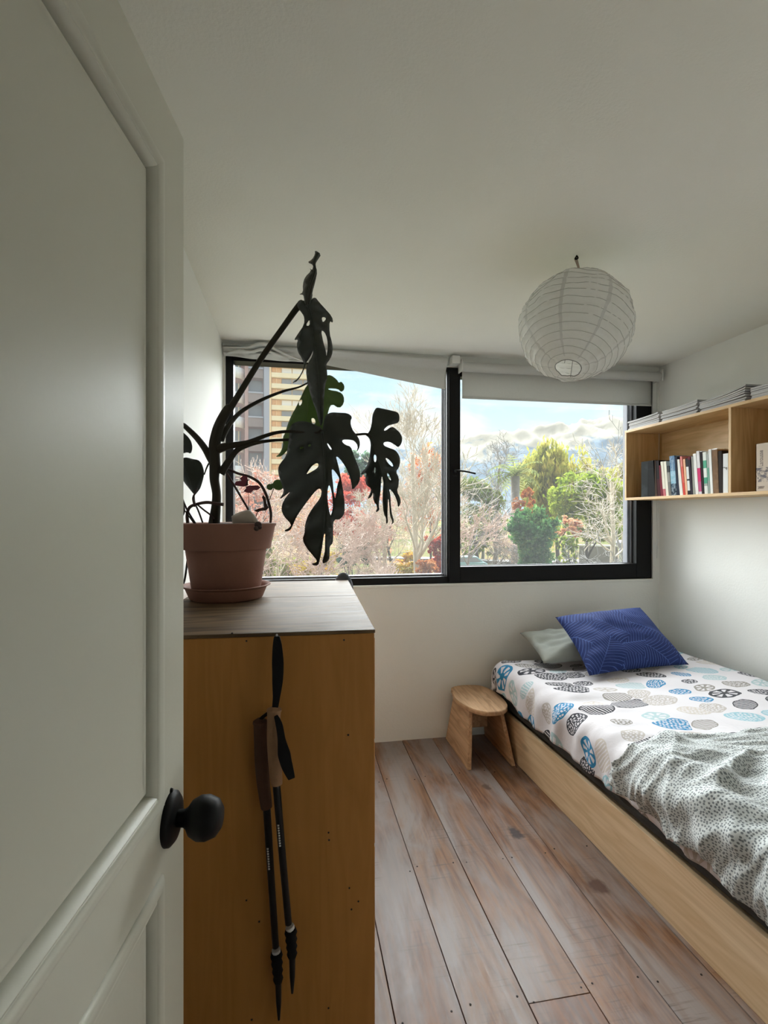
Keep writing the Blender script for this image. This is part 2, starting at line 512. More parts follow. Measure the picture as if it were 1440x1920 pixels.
# ------------------------------------------------------------------ grey bag hung behind the chest corner
M_bag = plain('dark grey felt', (.075, .078, .09, 1), .9, .15, 40, .5, 200)
bp = CM @ Vector((.018, CD + .045, CT - .055))
m = MB(); vs = []; fs = []
nu, nv = 18, 12
for i in range(nv + 1):
    ph = math.pi * i / nv
    for k in range(nu):
        th = 2 * math.pi * k / nu
        rr = math.sin(ph)
        vs.append(bp + Vector((.047 * rr * math.cos(th), .036 * rr * math.sin(th), .085 * math.cos(ph) - (.16 * max(0, -math.cos(ph)) ** 2))))
for i in range(nv):
    for k in range(nu):
        fs.append((i * nu + k, (i + 1) * nu + k, (i + 1) * nu + (k + 1) % nu, i * nu + (k + 1) % nu))
hb = m.add(vs, fs).build('cloth_bag', M_bag, smooth=True)
tag(hb, 'dark grey rounded cloth bag hanging behind the back corner of the chest', 'bag')

# ------------------------------------------------------------------ trekking poles
M_cork = plain('cork grip', (.33, .18, .095, 1), .8, .2, 60, .5, 240)
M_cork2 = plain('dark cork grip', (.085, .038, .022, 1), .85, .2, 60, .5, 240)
M_strap = plain('black webbing strap', (.006, .006, .007, 1), .8, .1, 40, .3, 300, spec=.2)
M_shaft = plain('black lacquered shaft', (.007, .007, .008, 1), .4, .1, 30, spec=.25)
M_silver = plain('silver print', (.55, .55, .53, 1), .4)
def fp(u, v, off):
    return at_plane(u, v, CA - c_b * off, c_b)
hook = MB().tube([fp(519, 1193, -.004), fp(519, 1193, .035), fp(519, 1190, .04)], .0025, 8).build('hook_nail', M_silver, smooth=True)
tag(hook, 'small metal nail in the chest side that carries the walking poles', 'nail')
def ribbon(pts, widths, thick, name, mat, parent):
    """flat strap: pts (world), half-widths (m), lying in the panel plane"""
    pts = spline(pts, 6); w = lerp_list(widths, len(pts)); vs = []; fs = []
    nrm = -c_b
    for i, p in enumerate(pts):
        d = (pts[min(i + 1, len(pts) - 1)] - pts[max(i - 1, 0)]).normalized()
        sd = d.cross(nrm).normalized()
        for a, b in ((-1, -1), (1, -1), (1, 1), (-1, 1)):
            vs.append(p + sd * w[i] * a + nrm * thick * .5 * b)
    for i in range(len(pts) - 1):
        for k in range(4):
            fs.append((i * 4 + k, i * 4 + (k + 1) % 4, (i + 1) * 4 + (k + 1) % 4, (i + 1) * 4 + k))
    fs += [(3, 2, 1, 0), tuple((len(pts) - 1) * 4 + k for k in range(4))]
    return MB().add(vs, fs).build(name, mat, parent, bevel=.0008)
def pole(label, off, grip, shaft, lump, tip, base, gr, cork):
    r = thing('trekking_pole', fp(*base, off), label, 'walking pole', 'trekking poles on the chest')
    g = [fp(u, v, off) for u, v in grip]
    q = spline(g, 5)
    prof = lerp_list(gr, len(q))
    MB().tube(q, prof, 14).build('grip', cork, r, auto=50)
    MB().tube([q[0] + (q[0] - q[1]) * .9, q[0], q[0] + (q[1] - q[0]) * .6], [.006, .0175, .018], 14).build('grip_cap', cork, r, auto=50)
    s = [fp(u, v, off) for u, v in shaft]
    MB().tube(s, [.0092, .0085, .008][:len(s)], 12).build('shaft', M_shaft, r, auto=50)
    p0 = s[0].lerp(s[-1], .28); p1 = s[0].lerp(s[-1], .44)
    ax = (p1 - p0).normalized(); side = ax.cross(-c_b).normalized()
    m = MB()
    for k in range(9):
        a = p0.lerp(p1, k / 9); b = p0.lerp(p1, (k + .6) / 9)
        m.tube([a - c_b * .0072 + side * .003, b - c_b * .0072 + side * .003], .0026, 6)
    m.build('print_marks', M_silver, r)
    l = [fp(u, v, off) for u, v in lump]
    MB().tube([l[0] + (s[-1] - l[0]) * .5, l[0]], .0105, 10).build('lock_ring', M_silver, r, auto=50)
    n = 9; m = MB()
    pr = []
    for k in range(n):
        pr.append(.0125 + .003 * (k % 2) - .004 * (k / n))
    m.tube([l[0].lerp(l[1], k / (n - 1)) for k in range(n)], pr, 12)
    bsk = m.build('basket', M_strap, r, auto=40)
    t = [fp(u, v, off) for u, v in tip]
    MB().tube([l[1], t[0].lerp(l[1], .5), t[0]], [.0078, .0068, .0028], 10).build('tip', M_shaft, r, auto=50)
    return r
p1 = pole('walking pole with a cork grip hung in front, its strap stretched to the nail', .055,
          [(514, 1330), (513, 1372), (515, 1420), (519, 1470)], [(518, 1468), (529, 1600), (541, 1732)], [(545, 1742), (548, 1795)], [(548, 1862)], (519, 1470), [.0165, .0155, .0165, .0155, .0135], M_cork)
p2 = pole('lower walking pole with a dark brown grip hung behind the other pole', .020,
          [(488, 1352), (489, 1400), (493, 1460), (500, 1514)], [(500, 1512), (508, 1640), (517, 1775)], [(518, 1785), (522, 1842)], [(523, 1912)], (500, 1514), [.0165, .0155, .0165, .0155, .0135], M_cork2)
ribbon([fp(519, 1193, .039), fp(520, 1215, .042), fp(521, 1260, .05), fp(519, 1300, .055), fp(516, 1326, .057)], [.0062, .0105, .0138, .0125, .0085, .007], .006, 'strap', M_strap, p1)
ribbon([fp(517, 1342, .075), fp(524, 1362, .083), fp(530, 1400, .088), fp(537, 1432, .09), fp(547, 1460, .088)], [.004, .0075, .0085, .0145, .0125, .0075], .005, 'strap', M_strap, p2)
ribbon([fp(517, 1322, .041), fp(512, 1330, .05), fp(492, 1345, .03), fp(488, 1352, .02)], [.004, .004, .004, .004], .003, 'strap_loop', M_strap, p2)

# ================================================================== paper lantern
m_paper, g = new_mat('white rice paper')
oc = g.n('TexCoord', out='Object')
fib = g.noise(oc, 40, 5, .65)
pc = g.mix(fib, (.86, .855, .83, 1), (.95, .945, .92, 1))
bs = g.n('BsdfPrincipled', out=None, Base_Color=pc, Roughness=.8)
wr = g.noise(g.stretch(oc, (1, 1, 2.2)), 26, 4, .6, .8)
g.put(bs.inputs['Normal'], g.n('Bump', Strength=.35, Distance=.006, Height=wr))
finish(g, g.n('MixShader', i0=.5, i1=bs.outputs[0], i2=g.n('BsdfTranslucent', Color=pc)))
M_seam = plain('doubled rice paper', (.74, .735, .71, 1), .8, .05, 40)
M_wire = plain('thin steel wire', (.25, .25, .24, 1), .5)
M_ribw = plain('rib under the paper', (.50, .49, .46, 1), .8)
M_cord = plain('faded cord', (.42, .33, .27, 1), .8)
LC = at(1078, 613.5, 2.06); LR = .2175
ceil_pt = at_z(1081, 479, ZC)
lan = thing('paper_lantern', (LC.x, LC.y, LC.z - LR), 'round white paper lantern hanging from the ceiling above the bed', 'lamp')
axis = (Vector((.33, .28, 1))).normalized()          # tilts its mouth towards the doorway
ax_x = axis.orthogonal().normalized(); ax_y = axis.cross(ax_x)
def lan_pt(th, ph, r):
    return LC + (ax_x * math.cos(th) + ax_y * math.sin(th)) * (r * math.sin(ph)) + axis * (r * math.cos(ph))
NR = 19; ph0, ph1 = .20, math.pi - .245
vs = []; fs = []; nth = 96; per = 4; rows = NR * per
for i in range(rows + 1):
    ph = ph0 + (ph1 - ph0) * i / rows
    sc = math.sin(math.pi * (i % per) / per)
    for k in range(nth):
        th = 2 * math.pi * k / nth
        q = lan_pt(th, ph, 1.0) - LC
        crumple = .010 * noise.noise(q * 3.1) + .0045 * noise.noise(q * 11)
        sq = 1 - .065 * math.cos(ph) ** 2
        vs.append(LC + q * (LR * sq - .0045 * sc + crumple))
for i in range(rows):
    for k in range(nth):
        fs.append((i * nth + k, (i + 1) * nth + k, (i + 1) * nth + (k + 1) % nth, i * nth + (k + 1) % nth))
shade = MB().add(vs, fs).build('shade', m_paper, lan, smooth=True)
m = MB()
for j in range(1, NR):
    i = j * per
    ring = [vs[i * nth + k] + (vs[i * nth + k] - LC).normalized() * .0007 for k in range(0, nth, 2)]
    m.tube(ring + [ring[0]], .0009, 4, cap=False)
m.build('wire_spiral', M_ribw, shade)
for (i, r) in ((0, .0018), (rows, .0018)):
    ring = [vs[i * nth + k] for k in range(nth)]
    MB().tube(ring + [ring[0]], r, 6, cap=False).build('rim_wire', M_wire, shade)
for k0 in range(0, nth, 12):
    sv = []; sf = []
    for i in range(2, rows - 1):
        for kk in range(2):
            p = vs[i * nth + (k0 + kk) % nth]
            sv.append(p + (p - LC).normalized() * .0012)
    for i in range(len(sv) // 2 - 1):
        sf.append((2 * i, 2 * i + 1, 2 * i + 3, 2 * i + 2))
    MB().add(sv, sf).build('paper_seam', M_seam, shade, smooth=True)
m = MB()
top = LC + axis * LR * .97; bot = LC - axis * LR * .955
for s in (-1, 1):
    a = ax_x * (s * LR * .19)
    m.tube(spline([top + a, LC + a * .75, bot + a * 1.1], 6), .0013, 5)
m.tube([top - ax_x * LR * .19, top + axis * .01, top + ax_x * LR * .19], .0013, 5)
m.build('wire_stretcher', M_wire, lan)
m = MB()
m.tube(spline([ceil_pt, ceil_pt + Vector((.004, -.003, -.012)), ceil_pt + Vector((-.006, -.002, -.016)), ceil_pt + Vector((-.002, 0, -.006))], 5), .0032, 7)
m.build('ceiling_hook', M_black, lan, smooth=True)
MB().tube([ceil_pt + Vector((-.004, 0, -.011)), ceil_pt.lerp(top, .4), ceil_pt.lerp(top, .75), top], [.0065, .0045, .0022, .0015], 8).build('cord', M_cord, lan, smooth=True)

# ================================================================== low stool
M_stool = wood('honey coloured stool wood', '#dbb48e', '#ad8865', 1, .55, .8, .5, .08)
ST = .336
st = thing('low_stool', (1.11, 2.98, 0), 'low wooden stool with a rounded seat between window wall and bed', 'stool')
seat = []
for (u, v) in ((848, 1297), (855, 1310), (872, 1322), (893, 1331), (918, 1335), (946, 1331)):
    seat.append(at_z(u, v, ST))
x0 = seat[0].x; x1 = 1.245; y1 = 3.205
poly = [(p.x, p.y) for p in seat] + [(x1, 2.86), (x1 + .005, 3.05), (1.21, 3.17), (1.14, y1), (1.06, y1 - .002), (1.0, 3.17), (x0 + .01, 3.11)]
cen = Vector((sum(p[0] for p in poly) / len(poly), sum(p[1] for p in poly) / len(poly), 0))
loop = spline([Vector((a, b, 0)) for a, b in poly + [poly[0]]], 5)[:-1]
vs = []; fs = []; n = len(loop)
for z, sc in ((ST - .026, .985), (ST - .022, 1.0), (ST - .004, 1.0), (ST, .985)):
    vs += [cen + (p - cen) * sc + Vector((0, 0, z)) for p in loop]
for i in range(3):
    fs += [(i * n + k, i * n + (k + 1) % n, (i + 1) * n + (k + 1) % n, (i + 1) * n + k) for k in range(n)]
fs += [tuple(range(n - 1, -1, -1)), tuple(3 * n + k for k in range(n))]
MB().add(vs, fs).build('seat', M_stool, st, auto=40)
def slab(bx, tx, yb0, yb1, yt0, yt1, th):
    h = ST - .024
    a = [(bx, yb0, 0), (bx, yb1, 0), (tx, yt1, h), (tx, yt0, h)]
    b = [(x + th, y, z) for x, y, z in a]
    return MB().add(a + b, [(0, 1, 2, 3), (7, 6, 5, 4), (0, 4, 5, 1), (1, 5, 6, 2), (2, 6, 7, 3), (3, 7, 4, 0)])
slab(.972, 1.012, 2.775, 3.20, 2.865, 3.15, .024).build('leg', M_stool, st, bevel=.003)
slab(1.238, 1.196, 2.775, 3.20, 2.865, 3.15, .024).build('leg', M_stool, st, bevel=.003)
box('stretcher', (1.034, 3.05, .12), (1.2, 3.07, .22), M_stool, st, bevel=.003)

# ================================================================== bed
M_bed = wood('plywood bed board', '#efd5b2', '#d8b98f', 1, .55, .6, .5, .05)
M_matt = plain('dark grey mattress cover', (.040, .042, .042, 1), .85, .12, 30, .4, 240)
def xb(y):
    return 1.324 - .0287 * (y - 1.245)
BY0, BY1 = .98, 3.16
bed = thing('bed', (1.9, 2.0, 0), 'low plywood bed box along the right wall with a dark grey mattress', 'bed')
def ybox(x0f, x1f, y0, y1, z0, z1, name, mat, parent, bevel=0.0, ny=6):
    vs = []; fs = []
    for i in range(ny + 1):
        y = y0 + (y1 - y0) * i / ny
        vs += [(x0f(y), y, z0), (x1f(y), y, z0), (x1f(y), y, z1), (x0f(y), y, z1)]
    for i in range(ny):
        for k in range(4):
            fs.append((i * 4 + k, i * 4 + (k + 1) % 4, (i + 1) * 4 + (k + 1) % 4, (i + 1) * 4 + k))
    fs += [(3, 2, 1, 0), tuple(ny * 4 + k for k in range(4))]
    return MB().add(vs, fs).build(name, mat, parent, bevel=bevel)
ybox(xb, lambda y: xb(y) + .02, BY0, BY1, 0, .245, 'side_board', M_bed, bed, .0015)
ybox(lambda y: xb(y) + .02, lambda y: XR - .012, BY0, BY0 + .02, 0, .245, 'end_board', M_bed, bed, .0015, 1)
ybox(lambda y: xb(y) + .02, lambda y: XR - .012, BY1 - .02, BY1, 0, .245, 'end_board', M_bed, bed, .0015, 1)
ybox(lambda y: xb(y) + .02, lambda y: XR - .012, BY0 + .02, BY1 - .02, .19, .205, 'base_board', M_bed, bed, 0, 1)
ybox(lambda y: xb(y) + .002, lambda y: XR - .012, BY0 + .01, BY1 - .005, .2465, .50, 'mattress', M_matt, bed, .045, 1)

# ------------------------------------------------------------------ duvet with printed seed shapes
m_duv, g = new_mat('printed duvet cotton')
uv = g.n('TexCoord', out='UV')
vor = g.n('TexVoronoi', out=None, props={'voronoi_dimensions': '2D', 'feature': 'F1'}, Vector=g.stretch(uv, (.82, 1.18, 1)), Scale=7.0, Randomness=.5)
pos = g.vmath('DIVIDE', vor.outputs['Position'], (.82, 1.18, 1))
col = g.n('SeparateColor', out=None, Color=vor.outputs['Color'])
r_, g_, b_ = col.outputs
wb = g.vmath('SCALE', g.vmath('SUBTRACT', g.noise(uv, 16, 1, out=1), (.5, .5, .5)), (0, 0, 0)); wb.node.inputs['Scale'].default_value = .022
d = g.vmath('ADD', g.vmath('SUBTRACT', uv, pos), wb)
d = g.n('VectorRotate', props={'rotation_type': 'Z_AXIS'}, Vector=d, Angle=g.math('MULTIPLY', g.math('SUBTRACT', r_, .5), 1.3))
sep = g.n('SeparateXYZ', out=None, Vector=d); dx, dy = sep.outputs[0], sep.outputs[1]
size = g.math('MULTIPLY_ADD', g_, .040, .037)
ux = g.math('DIVIDE', dx, g.math('MULTIPLY', size, 1.28)); uy = g.math('DIVIDE', dy, g.math('MULTIPLY', size, .82))
ln = g.math('SQRT', g.math('ADD', g.math('MULTIPLY', ux, ux), g.math('MULTIPLY', uy, uy)))
inside = g.math('LESS_THAN', ln, 1.0)
pal = g.ramp(b_, [(0, L('#23242f')), (.17, L('#1e7fae')), (.31, L('#8fb9c6')), (.42, L('#8f8983')), (.55, L('#c9c0b8')), (.68, L('#24252e')), (.80, L('#a8c0c4')), (.90, L('#b9b1ab'))], 'CONSTANT')
WHITE = L('#dcd8dc')
v2 = g.n('TexVoronoi', out='Distance', props={'voronoi_dimensions': '2D'}, Vector=g.stretch(d, (1.0, 1.5, 1)), Scale=62.0, Randomness=.55)
dots = g.math('LESS_THAN', v2, .33)
ang = g.math('ARCTAN2', uy, ux)
pet = g.math('MULTIPLY', g.math('GREATER_THAN', g.math('COSINE', g.math('MULTIPLY', ang, 7.0)), -.1), g.math('MULTIPLY', g.math('GREATER_THAN', ln, .28), g.math('LESS_THAN', ln, .80)))
stripe = g.math('GREATER_THAN', g.math('SINE', g.math('MULTIPLY_ADD', dx, 420.0, g.math('MULTIPLY', dy, 160.0))), .35)
kind = g.math('FRACT', g.math('MULTIPLY', g.math('ADD', r_, g_), 5.3))
k1 = g.math('LESS_THAN', kind, .50); k2 = g.math('GREATER_THAN', kind, .78)
pat = g.math('MAXIMUM', g.math('MULTIPLY', k1, dots), g.math('MAXIMUM', g.math('MULTIPLY', g.math('SUBTRACT', g.math('SUBTRACT', 1.0, k1), k2), pet), g.math('MULTIPLY', k2, stripe)))
pat = g.math('MULTIPLY', pat, g.math('LESS_THAN', ln, .90))
fill = g.mix(g.math('MULTIPLY', pat, .92), pal, WHITE)
cc = g.mix(inside, WHITE, fill)
b = g.n('BsdfPrincipled', out=None, Base_Color=cc, Roughness=.85)
b.inputs['Sheen Weight'].default_value = .1
oc = g.n('TexCoord', out='Object')
g.put(b.inputs['Normal'], g.n('Bump', Strength=.35, Distance=.01, Height=g.noise(oc, 11, 4, .55, .5)))
finish(g, b.outputs[0])

def smooth(a, b, x):
    t = min(max((x - a) / (b - a), 0), 1); return t * t * (3 - 2 * t)
def cover_pt(s, y, lift, hem, fold):
    """point on a cloth that falls over the left bed edge. s: metres from the bed edge along the cloth
    (negative = hanging on the side), y along the bed"""
    xe = xb(y) - .035 - lift * .6
    top = .535 + lift + .035 * smooth(0, 1.0, s) + .012 * noise.noise(Vector((s * 2.3, y * 2.1, 3.0)))
    top += .008 * noise.noise(Vector((s * 6.0, y * 5.0, 8.0)))
    R = .085
    q = R * math.pi / 2
    if s >= q - .0:
        x = xe + R + (s - q); z = top
    elif s > 0:
        a = s / R
        x = xe + R - R * math.cos(a); z = top - R + R * math.sin(a)
    else:
        x = xe; z = top - R + s
    f = fold(s, y)
    k = smooth(.20, -.05, s)
    return Vector((x - f * k, y, z + f * (1 - k)))
def duvet_fold(s, y):
    f = .026 * noise.noise(Vector((y * 9.0 + s * 3.5, s * 2.0, 1.3))) * smooth(.55, .0, s)
    f += .013 * noise.noise(Vector((y * 17.0, s * 5.0, 4.3))) * smooth(.35, -.05, s)
    return f
ny, ns = 150, 110
vs = []; uvs = []; fs = []
S1 = XR - .02 - (1.27 + .05) + .05
for i in range(ny + 1):
    y = BY0 - .02 + (3.185 - BY0 + .02) * i / ny
    hem = -.118 + .018 * noise.noise(Vector((y * 3.1, 0, 0))) + .035 * smooth(2.65, 2.85, y)
    for j in range(ns + 1):
        s = hem + (S1 - hem) * j / ns
        p = cover_pt(s, y, 0.0, hem, duvet_fold)
        e = smooth(2.98, 3.185, y)            # rounds down at the head end
        p.z -= .16 * e ** 2.2
        p.x += .05 * e * e * smooth(.2, -.1, s)
        p.x = min(p.x, XR - .004)
        # hollow under the pillows
        p.z -= .035 * math.exp(-((p.x - 1.75) ** 2 / .10 + (y - 2.95) ** 2 / .03))
        vs.append(p); uvs.append((s + .03, y + .035))
for i in range(ny):
    for j in range(ns):
        a = i * (ns + 1) + j
        fs.append((a, a + 1, a + ns + 2, a + ns + 1))
duv = mesh_obj('duvet', vs, fs, m_duv, smooth=True, uv=uvs)
md = duv.modifiers.new('thickness', 'SOLIDIFY'); md.thickness = .018; md.offset = -1
tag(duv, 'white duvet printed with blue, black and grey seed shapes, covering the bed', 'duvet')

# ------------------------------------------------------------------ dotted throw
m_thr, g = new_mat('dotted muslin')
uv = g.n('TexCoord', out='UV')
big = g.noise(uv, 3.0, 2, .5, out=0)
ru = g.n('VectorRotate', props={'rotation_type': 'Z_AXIS'}, Vector=uv, Angle=g.math('MULTIPLY', big, 4.0))
v3 = g.n('TexVoronoi', out='Distance', props={'voronoi_dimensions': '2D'}, Vector=g.stretch(uv, (1.0, .78, 1)), Scale=128.0, Randomness=.6)
dm = g.math('LESS_THAN', v3, .31)
tone = g.mix(g.noise(uv, 9, 3), L('#4a4e52'), L('#7d8386'))
cc = g.mix(g.math('MULTIPLY', dm, .9), L('#c6cac9'), tone)
b = g.n('BsdfPrincipled', out=None, Base_Color=cc, Roughness=.9)
oc = g.n('TexCoord', out='Object')
g.put(b.inputs['Normal'], g.n('Bump', Strength=.5, Distance=.006, Height=g.noise(oc, 45, 4, .6, .8)))
finish(g, b.outputs[0])
def throw_fold(s, y):
    d = (y * .62 + s * .9)
    r1 = 1 - abs(noise.noise(Vector((y * 7.0 - s * 4.2, s * 2.6 + y * 1.5, 7.7)))) * 2.2
    r2 = 1 - abs(noise.noise(Vector((y * 15.0 + s * 6.0, s * 5.0 - y * 3.0, 2.2)))) * 2.0
    f = .024 * max(0, r1) ** 1.6 + .013 * max(0, r2) ** 1.5 + .020 * noise.noise(Vector((y * 4.5, s * 3.6, 5.5)))
    f += .008 * math.sin(40 * d + 5.0 * noise.noise(Vector((s * 2.5, y * 2.5, 5.0)))) * smooth(.75, .1, s)
    return f + .008
ny, ns = 170, 190
vs = []; uvs = []; fs = []
for i in range(ny + 1):
    w = i / ny
    for j in range(ns + 1):
        q = j / ns
        yfar = 1.765 + .03 * math.sin(5 * q) + .025 * noise.noise(Vector((q * 6, 1, 1)))
        y0 = BY0 - .03
        # the loose corner slips a little further up the bed on the hanging side
        y = y0 + (yfar + .085 * smooth(.14, .0, q) - y0) * w
        hem = -.085 - .085 * smooth(1.5, 1.0, y) + .035 * noise.noise(Vector((y * 5.5, 2, 0)))
        hem -= .02 * math.exp(-((y - 1.55) / .06) ** 2)
        s = hem + (S1 - .02 - hem) * q
        p = cover_pt(s, y, .028, hem, throw_fold)
        p.z -= .022 * smooth(.04, .0, (1 - w)) * (1 if s > 0.1 else 0)
        p.x = min(p.x, XR - .008)
        vs.append(p); uvs.append((s, y))
for i in range(ny):
    for j in range(ns):
        a = i * (ns + 1) + j
        fs.append((a, a + 1, a + ns + 2, a + ns + 1))
thr = mesh_obj('throw_blanket', vs, fs, m_thr, smooth=True, uv=uvs)
md = thr.modifiers.new('thickness', 'SOLIDIFY'); md.thickness = .006; md.offset = 1
tag(thr, 'rumpled white throw with small grey dashes over the foot of the bed', 'blanket')

# ------------------------------------------------------------------ pillows
m_blue, g = new_mat('blue leaf print cotton')
uv = g.n('TexCoord', out='UV')
vr = g.n('TexVoronoi', out=None, props={'voronoi_dimensions': '2D'}, Vector=uv, Scale=4.6, Randomness=.8)
rc = g.n('SeparateColor', out=None, Color=vr.outputs['Color'])
dv = g.vmath('SUBTRACT', uv, vr.outputs['Position'])
dv = g.n('VectorRotate', props={'rotation_type': 'Z_AXIS'}, Vector=dv, Angle=g.math('MULTIPLY', rc.outputs[0], 6.28))
sp = g.n('SeparateXYZ', out=None, Vector=dv)
ax_ = g.math('ABSOLUTE', sp.outputs[1])
bend = g.math('MULTIPLY', g.math('MULTIPLY', ax_, ax_), 2.2)
ph = g.math('MULTIPLY', g.math('ADD', g.math('SUBTRACT', sp.outputs[0], g.math('MULTIPLY', ax_, .75)), bend), 330.0)
veins = g.math('GREATER_THAN', g.math('SINE', ph), .86)
mid = g.math('LESS_THAN', ax_, .0022)
ve = g.n('TexVoronoi', out='Distance', props={'voronoi_dimensions': '2D', 'feature': 'DISTANCE_TO_EDGE'}, Vector=uv, Scale=6.0, Randomness=.8)
edge = g.math('LESS_THAN', ve, .0)
ptn = g.math('MAXIMUM', veins, mid)
fade = g.ramp(g.noise(uv, 4.0, 2), [(.3, .35), (.65, 1.0)])
cc = g.mix(g.math('MULTIPLY', g.math('MULTIPLY', ptn, fade), .75), L('#142b68'), L('#5f7cc8'))
b = g.n('BsdfPrincipled', out=None, Base_Color=cc, Roughness=.8)
oc = g.n('TexCoord', out='Object')
g.put(b.inputs['Normal'], g.n('Bump', Strength=.4, Distance=.012, Height=g.noise(oc, 9, 3, .5, 1.0)))
finish(g, b.outputs[0])
M_sage = plain('sage grey pillow cotton', (.36, .38, .34, 1), .85, .05, 20, .5, 30)
def pillow(name, corners, puff, mat, label, seed, wr=.012, flip=None):
    """corners: 4 world points (a,b,c,d) round the seam; puffed both sides"""
    a, b_, c, d_ = [Vector(p) for p in corners]
    nrm = (b_ - a).cross(d_ - a).normalized()
    if nrm.z < 0: nrm = -nrm
    n = 36; vs = []; uvs = []; fs = []
    W = (b_ - a).length; H = (d_ - a).length
    for side in (1, -1):
        for i in range(n + 1):
            for j in range(n + 1):
                s = j / n; t = i / n
                # sides bow inwards between the pointed corners
                bow = .055
                sx = s + bow * math.sin(math.pi * t) * (.5 - s) * 1.1; ty = t + bow * math.sin(math.pi * s) * (.5 - t) * 1.1
                p = (a * (1 - sx) + b_ * sx) * (1 - ty) + (d_ * (1 - sx) + c * sx) * ty
                e = (max(0, 1 - (2 * s - 1) ** 2) * max(0, 1 - (2 * t - 1) ** 2))
                h = puff * e ** .42 if e > 0 else 0
                wn = wr * (noise.noise(Vector((s * 3 + seed, t * 3, side * 2.0))) + .5 * noise.noise(Vector((s * 8 + seed, t * 8, side)))) * min(1, e * 3)
                # creases running out of the corners
                vs.append(p + nrm * (side * h * (1.0 if side > 0 else .55) + wn))
                uvs.append((s * W, t * H))
    N1 = (n + 1) ** 2
    for i in range(n):
        for j in range(n):
            q = i * (n + 1) + j
            fs.append((q, q + 1, q + n + 2, q + n + 1))
            q += N1
            fs.append((q, q + n + 1, q + n + 2, q + 1))
    o = mesh_obj(name, vs, fs, mat, smooth=True, uv=uvs)
    bm = bmesh.new(); bm.from_mesh(o.data); bmesh.ops.remove_doubles(bm, verts=bm.verts, dist=.0006); bm.to_mesh(o.data); bm.free()
    return tag(o, label, 'pillow')
pb = [at_z(1105, 1267, .570), at_z(1292, 1246, .578), at_y(1200, 1139, 2.95), at_y(1041, 1157, 2.95)]
pillow('blue_pillow', pb, .085, m_blue, 'blue pillow printed with pale leaf veins, leaning on the sage pillow', 2.0)
pg = [Vector((1.45, 2.80, .575)), Vector((2.05, 2.76, .60)), Vector((2.08, 3.13, .65)), Vector((1.46, 3.15, .675))]
pillow('sage_pillow', pg, .075, M_sage, 'sage grey pillow lying flat at the head of the bed, half under the blue one', 5.0, .034)
# ================================================================== wall shelf with books
M_shelf = wood('pale plywood shelf', '#dfbd8c', '#c49f6c', 1, .5, .7, .3, .05)
M_shelf_v = wood('pale plywood shelf upright', '#d9b684', '#c09a66', 2, .5, .7, .25, .05)
HX, HZ0, HZ1, HY1, HY0, TH = 2.25, 1.549, 2.027, 3.187, 1.15, .0165
sh = thing('wall_shelf', (XR, 2.2, HZ0), 'pale plywood box shelf on the right wall next to the window', 'shelf')
box('bottom_board', (HX, HY0, HZ0), (XR - .001, HY1, HZ0 + TH), M_shelf, sh, bevel=.001)
box('top_board', (HX, HY0, HZ1 - TH), (XR - .001, HY1, HZ1), M_shelf, sh, bevel=.001)
DVY = at_x(1368, 850, HX).y
for y in (HY1 - TH, DVY - TH / 2, HY0):
    box('upright', (HX + .0005, y, HZ0 + TH), (XR - .001, y + TH, HZ1 - TH), M_shelf_v, sh, bevel=.001)
box('back_rail', (XR - .02, DVY + TH, 1.755), (XR - .002, HY1 - TH, HZ1 - TH), M_shelf, sh, bevel=.001)
box('back_rail', (XR - .02, HY0 + TH, 1.60), (XR - .002, DVY - TH, HZ1 - TH), M_shelf, sh, bevel=.001)

M_page = plain('book pages', (.74, .70, .60, 1), .9, .1, 90, .4, 500)
BF = HX + .018                                   # spines stand just behind the shelf edge
BZ = HZ0 + TH + .0006
def bx_px(x): return 1190 + x * .13194
def cover_mat(name, stops, rough=.5, noise_mix=None):
    """spine print: colour bands over the height of the book (object z), a flat print"""
    m, g = new_mat(name)
    oc = g.n('TexCoord', out='Object')
    z = g.n('SeparateXYZ', out=2, Vector=oc)
    t = g.math('DIVIDE', g.math('SUBTRACT', z, BZ), .24)
    c = g.ramp(t, [(p, L(h)) for p, h in stops], 'CONSTANT')
    if noise_mix:
        nn = g.ramp(g.noise(oc, noise_mix[1], 3), [(.48, 0.0), (.56, 1.0)])
        c = g.mix(g.math('MULTIPLY', nn, noise_mix[2]), c, L(noise_mix[0]))
    b = g.n('BsdfPrincipled', out=None, Base_Color=c, Roughness=.75)
    b.inputs['Specular IOR Level'].default_value = .12
    finish(g, b.outputs[0])
    return m
